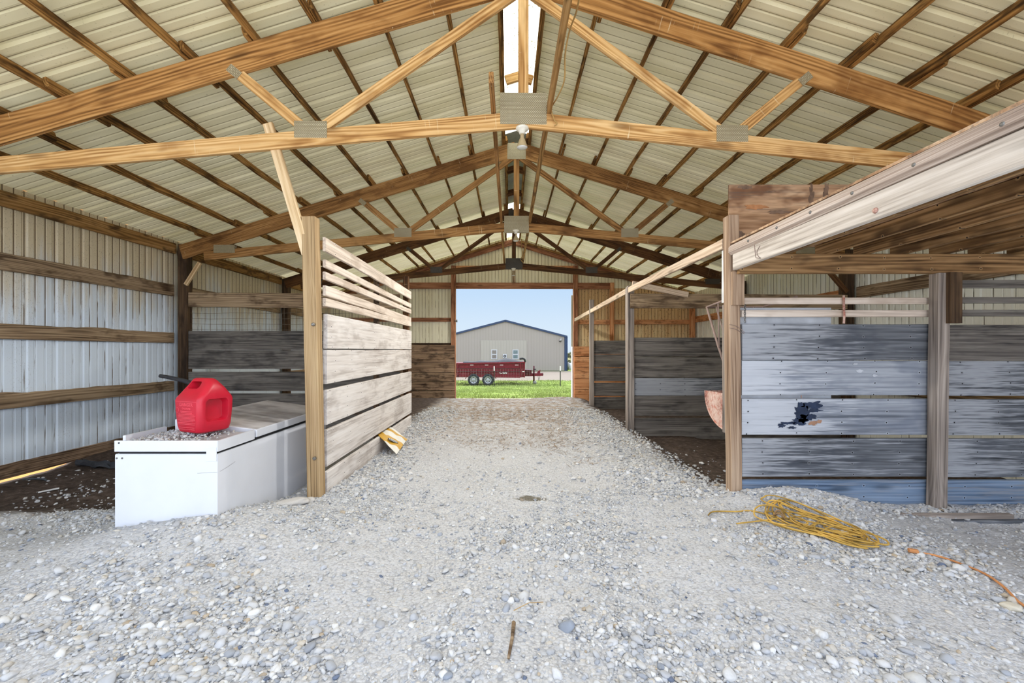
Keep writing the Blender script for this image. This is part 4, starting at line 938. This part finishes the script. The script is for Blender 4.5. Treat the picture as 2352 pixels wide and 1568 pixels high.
# ------------------------------------------------------------------ loose gravel
def ico(sub):
    b = bmesh.new(); bmesh.ops.create_icosphere(b, subdivisions=sub, radius=1); b.verts.ensure_lookup_table()
    v = np.array([x.co[:] for x in b.verts]); f = np.array([[x.index for x in p.verts] for p in b.faces]); b.free(); return v, f
TINTS = np.array([lin(c)[:3] for c in ((196, 197, 198), (206, 206, 205), (216, 215, 211), (184, 186, 189), (170, 174, 180), (208, 201, 188), (156, 164, 176), (104, 116, 138), (188, 172, 148), (222, 222, 220))])
TW = np.array([.22, .22, .17, .15, .06, .07, .012, .008, .012, .09])
def stones(name, pts, size, sub, label, seed, smooth, sink=.35, zf=None, cat='gravel', tw=None):
    r = np.random.default_rng(seed); V, F = ico(sub); n = len(pts); m = len(V)
    shapes = []
    for i in range(24):
        d = np.array([mnoise.noise(Vector(v*1.3+np.array([i*3.1, 0, 0]))) for v in V]); d2 = np.array([mnoise.noise(Vector(v*2.7+np.array([0, i*3.1, 0]))) for v in V])
        W_ = V*(1+.42*d+.22*d2)[:, None]
        for q in range(4):                                    # broken flats
            nrm = r.normal(size=3); nrm /= np.linalg.norm(nrm); t = W_@nrm; lim = r.uniform(.5, .85); W_ = W_-np.outer(np.maximum(t-lim, 0)*.85, nrm)
        shapes.append(W_)
    shapes = np.array(shapes)
    idx = r.integers(0, 24, n); sc = size[:, None]*r.uniform(.7, 1.3, (n, 3))*np.array([1.05, .9, .62])
    co = shapes[idx]*sc[:, None, :]
    a = r.uniform(0, 2*PI, n); tl = r.normal(0, .28, (n, 2))
    ca, sa = np.cos(a), np.sin(a)
    x = co[..., 0].copy(); y = co[..., 1].copy(); z = co[..., 2].copy()
    y, z = y*np.cos(tl[:, :1])-z*np.sin(tl[:, :1]), y*np.sin(tl[:, :1])+z*np.cos(tl[:, :1])
    x, z = x*np.cos(tl[:, 1:])-z*np.sin(tl[:, 1:]), x*np.sin(tl[:, 1:])+z*np.cos(tl[:, 1:])
    X = x*ca[:, None]-y*sa[:, None]+pts[:, :1]; Y = x*sa[:, None]+y*ca[:, None]+pts[:, 1:2]
    base = (zf or g)(pts[:, 0], pts[:, 1])
    Zz = z+base[:, None]+(size*(.62-sink))[:, None]
    co = np.stack([X, Y, Zz], -1).reshape(-1, 3)
    q = (F[None]+(np.arange(n)*m)[:, None, None]).reshape(-1, 3)
    me = bpy.data.meshes.new(name); me.vertices.add(len(co)); me.vertices.foreach_set('co', co.astype(np.float32).ravel())
    me.loops.add(q.size); me.loops.foreach_set('vertex_index', q.ravel().astype(np.int32))
    me.polygons.add(len(q)); me.polygons.foreach_set('loop_start', np.arange(0, q.size, 3, dtype=np.int32))
    me.polygons.foreach_set('use_smooth', np.full(len(q), smooth)); me.update(calc_edges=True)
    col = TINTS[r.choice(len(TINTS), n, p=(TW if tw is None else tw)/(TW if tw is None else tw).sum())]*r.uniform(.82, 1.12, (n, 1))
    col = np.concatenate([np.repeat(col, m, 0), np.ones((n*m, 1))], 1)
    at_ = me.attributes.new('tint', 'FLOAT_COLOR', 'POINT'); at_.data.foreach_set('color', col.astype(np.float32).ravel())
    o = link(name, me, M['stone']); return tag(o, label, cat, kind='stuff')
def scatter(n, x0, x1, y0, y1, dens, seed):
    r = np.random.default_rng(seed); out = []
    while sum(map(len, out)) < n:
        p = np.stack([r.uniform(x0, x1, n*2), r.uniform(y0, y1, n*2)], 1); d = dens(p[:, 0], p[:, 1]); out.append(p[r.uniform(0, 1, len(p)) < d])
    return np.concatenate(out)[:n]
def inview(x, y): return (np.abs(x) < y*1.33+.25)
def dens_small(x, y):
    soil = np.maximum(sstep(x, -2.0, -2.5)*sstep(y-.12*x, 3.6, 4.0), sstep(x, 1.75, 2.05)*sstep(y, 3.8, 4.1))
    clump = .5+.5*np.clip(lumps(x*1.1, y*1.1, 2.3)*.9, -1, 1)
    track = 1-.75*np.exp(-((x+.45)/.55)**2)*sstep(y, 2.0, 3.0)
    aisle = 1-.8*sstep(y, 4.0, 6.0)*np.exp(-(x/1.1)**4)
    return inview(x, y)*(1-.93*soil)*(.04+.96*clump**2)*track*aisle
def dens_big(x, y):
    clump = np.clip(lumps(x*1.1, y*1.1, 2.3)*.9, -1, 1)*.5+.5
    soil = np.maximum(sstep(x, -2.0, -2.5)*sstep(y-.12*x, 3.6, 4.0), sstep(x, 1.75, 2.05)*sstep(y, 3.8, 4.1))
    edge = np.exp(-((x+1.45)/.22)**2)+np.exp(-((x-1.55)/.35)**2)
    return inview(x, y)*(1-.9*soil)*(np.clip(sstep(y, 3.5, 1.7)*clump**2.2*1.2+.9*sstep(y, 3.5, 4.0)*edge+.03, 0, 1))
p = scatter(30000, -4.6, 5.0, 1.3, 3.8, dens_small, 1); stones('gravel', p, np.random.default_rng(2).lognormal(-5.05, .35, len(p)), 1, 'fine crushed gravel spread over the near floor', 3, False)
p = scatter(9500, -3.6, 3.8, 1.3, 4.4, dens_big, 4); stones('gravel', p, np.clip(np.random.default_rng(5).lognormal(-4.42, .34, len(p)), .006, .030), 2, 'larger pale pebbles loose on top of the gravel', 6, True)
def dens_far(x, y):
    edge = np.exp(-((x+1.45)/.25)**2)+np.exp(-((x-1.6)/.4)**2)+.03
    soil = np.maximum(sstep(x, -1.75, -1.9), sstep(x, 1.9, 2.2))
    return np.clip(edge, 0, 1)*(1-.95*soil)*(.4+.6*np.clip(lumps(x, y, 3.0)*.5+.5, 0, 1))
p = scatter(9000, -1.9, 2.4, 3.5, 9.0, dens_far, 7); stones('gravel', p, np.random.default_rng(8).lognormal(-4.35, .35, len(p)), 1, 'crushed stone windrows along both sides of the aisle', 9, False)
def dens_heap(x, y): return np.exp(-((x-2.5)/.55)**2-((y-3.5)/.16)**2)+.5*(x > 3.0)*np.exp(-((y-3.5)/.07)**2)
p = scatter(2600, 2.05, 4.6, 3.15, 3.6, dens_heap, 10); stones('gravel', p, np.random.default_rng(11).lognormal(-4.35, .3, len(p)), 1, 'gravel banked against the foot of the blue grey wall', 12, False)
def dens_soil(x, y): return np.clip(.3+lumps(x, y, 4)*.4, 0, 1)*sstep(y, 6.2, 4.2)
p = scatter(420, -5.3, -2.8, 3.4, 6.2, dens_soil, 13); stones('gravel', p, np.random.default_rng(14).lognormal(-4.6, .45, len(p)), 1, 'scattered pale stones on the dark soil by the left wall', 15, False)
p = scatter(160, 1.9, 5.0, 3.9, 6.4, lambda x, y: sstep(y, 6.2, 4.0)*sstep(x, 3, 1.9), 16); stones('gravel', p, np.random.default_rng(17).lognormal(-4.5, .4, len(p)), 1, 'a few pale stones on the soil of the first open stall', 18, False)
topz = lambda x, y: .660+.022*np.exp(-((x+2.42)/.2)**2-((y-3.04)/.15)**2)
p = scatter(900, -2.72, -2.12, 2.87, 3.235, lambda x, y: np.exp(-((x+2.45)/.22)**2)*.9+.06, 19); stones('gravel', p, np.random.default_rng(20).lognormal(-5.2, .45, len(p)), 1, 'gravel spilled over the near end of the freezer top', 21, False, zf=topz, sink=.2)
# single larger rocks
V2, F2 = ico(3)
def rock(px, py, sx, sy, sz, label, seed, tint=(206, 202, 196)):
    x, y = gpix(px, py); vs = []
    for v in V2:
        d = 1+.3*mnoise.noise(Vector(v*1.4+seed))+.12*mnoise.noise(Vector(v*3.5+seed)); q = v*d
        vs.append((q[0]*sx, q[1]*sy, np.clip(q[2], -1, .72)*sz))
    me = mesh('rock', vs, [tuple(int(i) for i in f) for f in F2], True)
    at_ = me.attributes.new('tint', 'FLOAT_COLOR', 'POINT'); at_.data.foreach_set('color', np.tile(np.array(lin(tint), np.float32), len(vs)))
    tag(link('rock', me, M['stone'], Matrix.Translation((x, y, gz(x, y)+sz*.35)) @ Matrix.Rotation(seed*.7, 4, 'Z')), label, 'rock')
rock(668, 1158, .14, .06, .035, 'long flat pale rock beside the freezer near the tan post', 1)
rock(712, 1152, .045, .035, .03, 'small pale rock touching the foot of the tan post', 2.3)
rock(2324, 1397, .042, .03, .022, 'oval cream pebble beside the orange power cord', 4.1, (216, 208, 188))
rock(1940, 1228, .05, .03, .025, 'white lump lying inside the yellow cord coils', 5.5, (224, 226, 230))
rock(1640, 1197, .022, .02, .018, 'round white pebble by the loose end of the yellow cord', 6.6, (224, 224, 224))

# ------------------------------------------------------------------ outside: trailer
TYD = 24.6; TG = float(gout(-1.6, TYD)); WR = .355
pz = lambda py: CAMZ+(VY-py)*TYD/FPX
pxx = lambda px: (px-VX)*TYD/FPX
t = thing('dump_trailer', (-1.2, TYD+.9, TG), 'dark red dump trailer with a grey tarp on the lawn outside', 'trailer')
bx0, bx1, bz0, bz1 = -3.55, pxx(1206), TG+.50, pz(831)
bxx = link('box', mesh('box', *[[(bx0, TYD, bz0), (bx1, TYD, bz0), (bx1, TYD, bz1), (bx0, TYD, bz1-.08), (bx0, TYD+2.0, bz0), (bx1, TYD+2.0, bz0), (bx1, TYD+2.0, bz1), (bx0, TYD+2.0, bz1-.08)], [(0, 1, 2, 3), (5, 4, 7, 6), (4, 0, 3, 7), (1, 5, 6, 2), (3, 2, 6, 7), (4, 5, 1, 0)]]), M['trailer_red'], None, t)
board('top_rail', (bx0, TYD-.03, bz1-.11), (bx1+.02, TYD-.03, bz1-.03), .09, .07, M['trailer_red'], parent=bxx)
for i, z in enumerate((pz(846), pz(853))): board('side_rib', (bx0, TYD-.02, z), (bx1-.25, TYD-.02, z), .05, .05, M['trailer_dark'], parent=bxx)
for x in (bx0+.05, bx0+.5, bx1-.27, bx1-.04): board('side_rib', (x, TYD-.03, bz0), (x, TYD-.03, bz1-.05), .07, .06, M['trailer_red'], up=(1, 0, 0), parent=bxx)
board('lower_rail', (bx0, TYD-.02, bz0+.10), (bx1-.3, TYD-.02, bz0+.06), .16, .08, M['trailer_red'], parent=t)
for px in (1084, 1118, 1152, 1187): 
    q = pxx(px); board('reflector', (q-.1, TYD-.075, pz(838)), (q+.1, TYD-.075, pz(838)), .03, .01, M['white_paint'], parent=bxx)
q = pxx(1202); board('reflector', (q-.06, TYD-.075, pz(853)), (q+.06, TYD-.075, pz(853)), .04, .01, M['white_paint'], parent=bxx)
# faded side lettering, too worn to read: a low swash
q = pxx(1146); tubes('side_mark', [[(q+.0+.055*i, TYD-.05, pz(856.5)+.02*math.sin(i*1.9)-.01*i/5) for i in range(10)], [(q+.25+.03*i, TYD-.05, pz(855.8)+.03*math.cos(i*2.4)) for i in range(9)]], .012, M['white_paint'], bxx, seg=5)
# fenders and wheels
for px, nm in ((1088, 'rear'), (1121, 'front')):
    x = pxx(px); wm_ = Matrix.Translation((x, TYD-.02, TG+WR)) @ Matrix.Rotation(PI/2, 4, 'X')
    w = lathe('wheel', [(.20, -.10), (.30, -.11), (.345, -.085), (.355, -.05), (.355, .05), (.345, .085), (.30, .11), (.215, .10)], M['tyre'], wm_, t, seg=32, cap=False)
    lathe('rim', [(0, .06), (.05, .075), (.06, .06), (.17, .05), (.20, .085), (.205, .10), (.215, .10), (.215, -.05), (0, -.05)], M['rim'], wm_, w, seg=32)
    for i in range(8):
        a = 2*PI*i/8; lathe('rim_slot', [(0, .058), (.026, .058), (.026, .066), (0, .066)], M['tyre'], wm_ @ Matrix.Translation((.135*math.cos(a), .135*math.sin(a), 0)), w, seg=10)
fx0 = pxx(1088); fx1 = pxx(1121); fz = TG+.80
fp = [(fx0-.52, TYD-.10, TG+.42), (fx0-.36, TYD-.10, fz-.12), (fx0-.22, TYD-.10, fz), (fx1+.22, TYD-.10, fz), (fx1+.36, TYD-.10, fz-.12), (fx1+.5, TYD-.10, TG+.42)]
vs = []; 
for p in fp: vs += [p, (p[0], p[1]+.26, p[2])]
fd = link('fender', mesh('fender', vs, [(2*i, 2*i+2, 2*i+3, 2*i+1) for i in range(5)]), M['trailer_red'], None, t); sm = fd.modifiers.new('s', 'SOLIDIFY'); sm.thickness = .03
# tarp roll
vs, fs = [], []; n = 24
for i in range(n+1):
    u = i/n; x = bx0+.8+(bx1-bx0-.9)*u; h = .05+.20*math.exp(-((x-pxx(1160))/.55)**2)+.07*mnoise.noise(Vector((x*1.2, 0, 0)))+.06*math.exp(-((x-pxx(1100))/.3)**2)
    for j, (y, z) in enumerate(((-.04, -.06), (-.02, .02), (.5, h), (1.5, h), (2.04, -.02))): vs.append((x, TYD+y, bz1-.04+z))
for i in range(n):
    for j in range(4): k = i*5+j; fs.append((k, k+5, k+6, k+1))
tp = link('tarp', mesh('tarp', vs, fs, True), M['tarp'], None, t)
tubes('tarp_arm', [[(pxx(1193), TYD-.02, pz(824)), (pxx(1200), TYD-.02, pz(823)), (pxx(1205), TYD-.02, pz(825)), (pxx(1206.5), TYD-.02, pz(831))]], .06, M['black'], t, seg=8)
# tongue
tz = TG+.62
board('tongue', (bx1-.3, TYD+.55, bz0+.10), (pxx(1250), TYD+.95, tz), .16, .09, M['trailer_red'], parent=t)
board('tongue', (bx1-.3, TYD+1.45, bz0+.10), (pxx(1250), TYD+1.0, tz), .16, .09, M['trailer_red'], parent=t)
box('tool_box', (bx1+.02, TYD+.45, pz(859)), (pxx(1222), TYD+1.55, pz(850)), M['trailer_dark'], t)
tubes('jack', [[(pxx(1228), TYD+.7, pz(841)), (pxx(1228), TYD+.7, TG+.2)]], .05, M['trailer_dark'], t)
tubes('jack_handle', [[(pxx(1228), TYD+.66, pz(849)), (pxx(1233), TYD+.64, pz(849))]], .03, M['black'], t)
lathe('jack_wheel', [(0, -.05), (.10, -.05), (.12, -.03), (.12, .03), (.10, .05), (0, .05)], M['steel'], Matrix.Translation((pxx(1230), TYD+.7, TG+.13)) @ Matrix.Rotation(PI/2, 4, 'X'), t)
vs = [(pxx(1236), TYD+.9, pz(861)), (pxx(1243), TYD+.9, pz(861)), (pxx(1244), TYD+.9, pz(850)), (pxx(1237), TYD+.9, pz(855))]; vs += [(x, y+.12, z) for x, y, z in vs]
link('hitch_plate', mesh('hitch_plate', vs, [(0, 1, 2, 3), (7, 6, 5, 4), (0, 4, 5, 1), (1, 5, 6, 2), (2, 6, 7, 3), (3, 7, 4, 0)]), M['trailer_red'], None, t)
tubes('coupler', [[(pxx(1243), TYD+.95, tz), (pxx(1251), TYD+.95, tz+.02)]], .06, M['black'], t)
tubes('safety_chain', [[(pxx(1238)+.09*math.sin(u*PI)*0+.13*u, TYD+.9, pz(864)-.3*math.sin(u*PI)) for u in np.linspace(0, 1, 9)]], .018, M['steel'], t, seg=6)

# fence
FYD = 23.6
t = thing('wire_fence', (0, FYD, float(gout(0, FYD))), 'thin woven wire fence with steel posts in front of the red trailer', 'fence')
for px in (1135, 1287):
    x = (px-VX)*FYD/FPX; zb = float(gout(x, FYD)); p = board('fence_post', (x, FYD, zb-.2), (x, FYD, zb+1.0), .05, .045, M['post_green'], up=(1, 0, 0), parent=t)
    board('post_cap', (x, FYD, zb+.92), (x, FYD, zb+1.19), .055, .05, M['white_paint'], up=(1, 0, 0), parent=p)
wires = []; x0, x1 = -4.5, (1217-VX)*FYD/FPX
zb = float(gout(-1, FYD))
for i in range(8): wires.append([(x0, FYD+.03, zb+.05+.14*i), (x1, FYD+.03, zb+.05+.14*i)])
for x in np.arange(x0, x1, .155): wires.append([(x, FYD+.03, zb), (x, FYD+.03, zb+1.03)])
tubes('wire_mesh', wires, .0022, M['wire'], t, seg=4)

# shop building
BY = 43.8; bz = lambda py: CAMZ+(VY-py)*BY/FPX; bxp = lambda px: (px-VX)*BY/FPX
gb = -1.0; ap = bxp(1161); az = bz(737); er = bxp(1300); ez = bz(773); el = 2*ap-er
t = thing('shop_building', (ap, BY+8, gb), 'tan metal shop building with dark blue trim beyond the lawn', 'building')
vs = [(el, BY, gb), (er, BY, gb), (er, BY, ez), (ap, BY, az), (el, BY, ez)]; n = 5; vs += [(x, y+16, z) for x, y, z in vs]
link('walls', mesh('walls', vs, [(0, 1, 2, 3, 4), (9, 8, 7, 6, 5), (0, 5, 6, 1), (1, 6, 7, 2), (4, 9, 5, 0)]), M['facade'], None, t)
for s, xe in ((-1, el), (1, er)):
    d = (ez-az)/(xe-ap); xo = xe+s*.12
    vs = [(ap, BY-.12, az+.02), (xo, BY-.12, az+d*(xo-ap)+.02), (xo, BY+16.1, az+d*(xo-ap)+.02), (ap, BY+16.1, az+.02)]; vs += [(x, y, z+.1) for x, y, z in vs]
    link('roof', mesh('roof', vs, [(3, 2, 1, 0), (4, 5, 6, 7), (0, 1, 5, 4), (1, 2, 6, 5), (2, 3, 7, 6)]), M['blue_trim'], None, t)
    board('rake_trim', (ap, BY-.13, az+.03), (xo, BY-.13, az+d*(xo-ap)+.03), .20, .05, M['blue_trim'], parent=t)
    board('corner_trim', (xe-.05*s, BY-.02, gb), (xe-.05*s, BY-.02, ez), .24, .12, M['blue_trim'], up=(1, 0, 0), parent=t)
tubes('downspout', [[(er+.12, BY-.02, ez), (er+.12, BY-.02, gb)]], .06, M['blue_trim'], t)
box('infill_panel', (bxp(1104), BY-.04, gb), (bxp(1210), BY, bz(781.5)), M['facade_light'], t)
for px0, px1, gm in ((1128.5, 1142, 'glass_grey'), (1177, 1191, 'glass_dark')):
    x0, x1 = bxp(px0), bxp(px1); z1, z0 = bz(802.5), bz(824.5)
    w = box('window', (x0, BY-.09, z0), (x1, BY-.03, z1), M['window_white'], t, ch=.01)
    box('pane', (x0+.09, BY-.10, (z0+z1)/2+.05), (x1-.09, BY-.085, z1-.08), M[gm], w); box('pane', (x0+.09, BY-.10, z0+.08), (x1-.09, BY-.085, (z0+z1)/2-.05), M[gm], w)
vx = bxp(1159.5); vz = bz(817.5)
v = box('vent', (vx-.21, BY-.14, vz-.23), (vx+.21, BY-.04, vz+.2), M['window_white'], t, ch=.02)
lathe('fan', [(.06, 0), (.14, 0), (.14, .02), (.06, .02)], M['tyre'], Matrix.Translation((vx, BY-.14, vz)) @ Matrix.Rotation(PI/2, 4, 'X'), v, seg=16, cap=False)
lx = bxp(1287.5); lz = bz(779)
tubes('yard_light', [[(lx+.1, BY, lz+.05), (lx, BY-.4, lz-.02), (lx-.12, BY-.6, lz-.22)]], lambda u: .05+.1*u, M['steel'], t)
box('base_shadow_gap', (el, BY-.03, gb), (er, BY+.1, gb+.16), M['post_green'], t)
t = thing('stock_tank', (bxp(1308), BY-2, gb), 'grey tank and crates standing by the shop corner', 'tank')
lathe('tank', [(0, 0), (.42, 0), (.42, .8), (.36, .95), (0, 1.0)], M['steel'], Matrix.Translation((bxp(1304)+.2, BY+3, gb)), t)
lathe('tank', [(0, 0), (.4, 0), (.4, .7), (.3, .85), (0, .9)], M['white_sheet'], Matrix.Translation((bxp(1312)+.4, BY+3.4, gb)), t)
# far trees and low hills at the horizon
def clump(name, x, y, z, rx, rz, mat, label, cat, seed, n=260):
    r = random.Random(seed); vs, fs = [], []
    for i in range(n):
        a = r.uniform(0, 2*PI); u = r.uniform(-1, 1); q = r.uniform(.5, 1)**.5; s = r.uniform(.12, .3)*rz
        c = Vector((x+rx*q*math.cos(a)*math.sqrt(1-u*u*.8), y+rx*q*math.sin(a)*.5, z+rz*(.5+.5*u*q))); b = len(vs)
        for k in range(3): vs.append(c+Vector((r.uniform(-s, s), r.uniform(-s, s), r.uniform(-s, s))))
        fs.append((b, b+1, b+2))
    o = link(name, mesh(name, vs, fs), mat); return tag(o, label, cat)
clump('shrub', 17.5, 110, -1.0, 1.6, 1.8, M['bush'], 'hazy grey green shrub at the field edge right of the shop', 'shrub', 3)
clump('shrub', 8.3, 52, -1.0, .8, 1.1, M['bush'], 'low dark shrub just behind the shop corner', 'shrub', 4)
# grass blades
def grass():
    r = np.random.default_rng(31); n = 42000
    y = 13.0+16.0*r.uniform(0, 1, n)**1.25; x = (r.uniform(-.18, .19, n))*y+r.normal(0, .05, n)
    keep = (lumps(x, y, 1.4)*.35+.75 > r.uniform(0, 1, n)); x, y = x[keep], y[keep]; n = len(x)
    h = r.uniform(.025, .075, n)*(1+.4*(y > 24)); w = r.uniform(.006, .014, n)*(y/15); a = r.uniform(0, PI, n); lean = r.normal(0, .03, (n, 2)); z = gout(x, y)
    dx, dy = np.cos(a)*w, np.sin(a)*w
    co = np.stack([np.stack([x-dx, y-dy, z-.01], 1), np.stack([x+dx, y+dy, z-.01], 1), np.stack([x+lean[:, 0], y+lean[:, 1], z+h], 1)], 1).reshape(-1, 3)
    q = np.arange(3*n, dtype=np.int32); me = bpy.data.meshes.new('grass'); me.vertices.add(3*n); me.vertices.foreach_set('co', co.astype(np.float32).ravel())
    me.loops.add(3*n); me.loops.foreach_set('vertex_index', q); me.polygons.add(n); me.polygons.foreach_set('loop_start', np.arange(0, 3*n, 3, dtype=np.int32)); me.update(calc_edges=True)
    o = link('grass', me, M['grass']); tag(o, 'short green grass blades of the lawn outside', 'grass', kind='stuff')
grass()
# straw and chaff trodden into the far aisle
def straw():
    r = np.random.default_rng(41); n = 9000; y = r.uniform(4.6, 11.8, n); x = r.normal(0, 1, n)*1.0+.2
    k = (np.abs(x) < 1.85) & (r.uniform(0, 1, n) < np.clip((y-4)/5+lumps(x, y, 2.2)*.5, 0, 1)); x, y = x[k], y[k]; n = len(x)
    a = r.uniform(0, PI, n); l = r.uniform(.015, .06, n); w = .0028; z = g(x, y)
    c, s = np.cos(a), np.sin(a); up = r.uniform(.004, .016, n)
    P_ = lambda u, v, zz: np.stack([x+c*l*u-s*w*v, y+s*l*u+c*w*v, z+zz], 1)
    co = np.stack([P_(-1, -1, .006+0*x), P_(1, -1, up), P_(1, 1, up), P_(-1, 1, .006+0*x)], 1).reshape(-1, 3)
    me = bpy.data.meshes.new('straw_litter'); me.vertices.add(4*n); me.vertices.foreach_set('co', co.astype(np.float32).ravel())
    me.loops.add(4*n); me.loops.foreach_set('vertex_index', np.arange(4*n, dtype=np.int32)); me.polygons.add(n); me.polygons.foreach_set('loop_start', np.arange(0, 4*n, 4, dtype=np.int32)); me.update(calc_edges=True)
    o = link('straw_litter', me, M['girt']); tag(o, 'brown straw litter trodden into the far aisle', 'straw', kind='stuff')
straw()

# ------------------------------------------------------------------ light, sky, camera
w = bpy.data.worlds.new('World'); SC.world = w; w.use_nodes = True; nt = w.node_tree; nt.nodes.clear()
tc = nt.nodes.new('ShaderNodeTexCoord'); sp_ = nt.nodes.new('ShaderNodeSeparateXYZ'); nt.links.new(tc.outputs['Generated'], sp_.inputs[0])
def mr(sock, a, b, c=0, d=1):
    m = nt.nodes.new('ShaderNodeMapRange'); m.interpolation_type = 'SMOOTHSTEP'; nt.links.new(sock, m.inputs[0])
    for i, v in zip((1, 2, 3, 4), (a, b, c, d)): m.inputs[i].default_value = v
    return m.outputs[0]
def mixc(f, a, b):
    m = nt.nodes.new('ShaderNodeMix'); m.data_type = 'RGBA'; nt.links.new(f, m.inputs[0])
    for i, v in ((6, a), (7, b)):
        if isinstance(v, bpy.types.NodeSocket): nt.links.new(v, m.inputs[i])
        else: m.inputs[i].default_value = v
    return m.outputs[2]
FRONT_LO, FRONT_HI = (.72, .85, .97, 1), (.52, .72, .97, 1)
REAR = 2.55; HIGH = 4.6
front = mixc(mr(sp_.outputs[2], .0, .2), FRONT_LO, FRONT_HI)
front = mixc(mr(sp_.outputs[2], .2, .5), front, (HIGH*.94, HIGH*.98, HIGH*1.06, 1))     # brighter towards the zenith
sky = mixc(mr(sp_.outputs[1], .22, -.22), front, (REAR*.88, REAR*.97, REAR*1.14, 1))   # the bright half of the sky lies behind the viewer
bg = nt.nodes.new('ShaderNodeBackground'); nt.links.new(sky, bg.inputs[0]); bg.inputs[1].default_value = 1.0
wo = nt.nodes.new('ShaderNodeOutputWorld'); nt.links.new(bg.outputs[0], wo.inputs[0])
ld_ = bpy.data.lights.new('sun', 'SUN'); ld_.energy = 4.0; ld_.angle = math.radians(.6); ld_.color = (1, .95, .86)
so = bpy.data.objects.new('sun', ld_); COL.objects.link(so)
so.rotation_euler = Vector((-1.4, .42, 1.0)).to_track_quat('Z', 'Y').to_euler()
for i, (y, e) in enumerate(((TY[0], 140), (TY[1], 190), (TY[2], 220))):   # flood bulbs switched on to fill the interior; the third is an added lamp
    sl = bpy.data.lights.new('flood_fill_lamp', 'SPOT'); sl.energy = e; sl.spot_size = math.radians(172); sl.spot_blend = .35; sl.shadow_soft_size = .05; sl.color = (1, .975, .93)
    so = bpy.data.objects.new('flood_fill_lamp', sl); COL.objects.link(so); so.location = (RX-.01, y-.02, 3.06)
cd = bpy.data.cameras.new('camera'); cam = bpy.data.objects.new('camera', cd); COL.objects.link(cam)
cd.sensor_width = 36; cd.lens = FPX/2352*36; cd.shift_x = (1176-VX)/2352; cd.shift_y = (VY-784)/2352; cd.clip_start = .05; cd.clip_end = 800
cam.location = (0, 0, CAMZ); cam.rotation_euler = (PI/2, 0, 0); SC.camera = cam
SC.view_settings.view_transform = 'Standard'; SC.view_settings.look = 'None'; SC.view_settings.exposure = 0.0; SC.view_settings.gamma = 1.0; SC.view_settings.use_curve_mapping = False
try:
    SC.cycles.use_denoising = True; SC.cycles.diffuse_bounces = 5; SC.cycles.max_bounces = 8; SC.cycles.glossy_bounces = 2; SC.cycles.adaptive_threshold = .06; SC.cycles.adaptive_min_samples = 12; SC.cycles.sample_clamp_indirect = 8.0
except Exception: pass
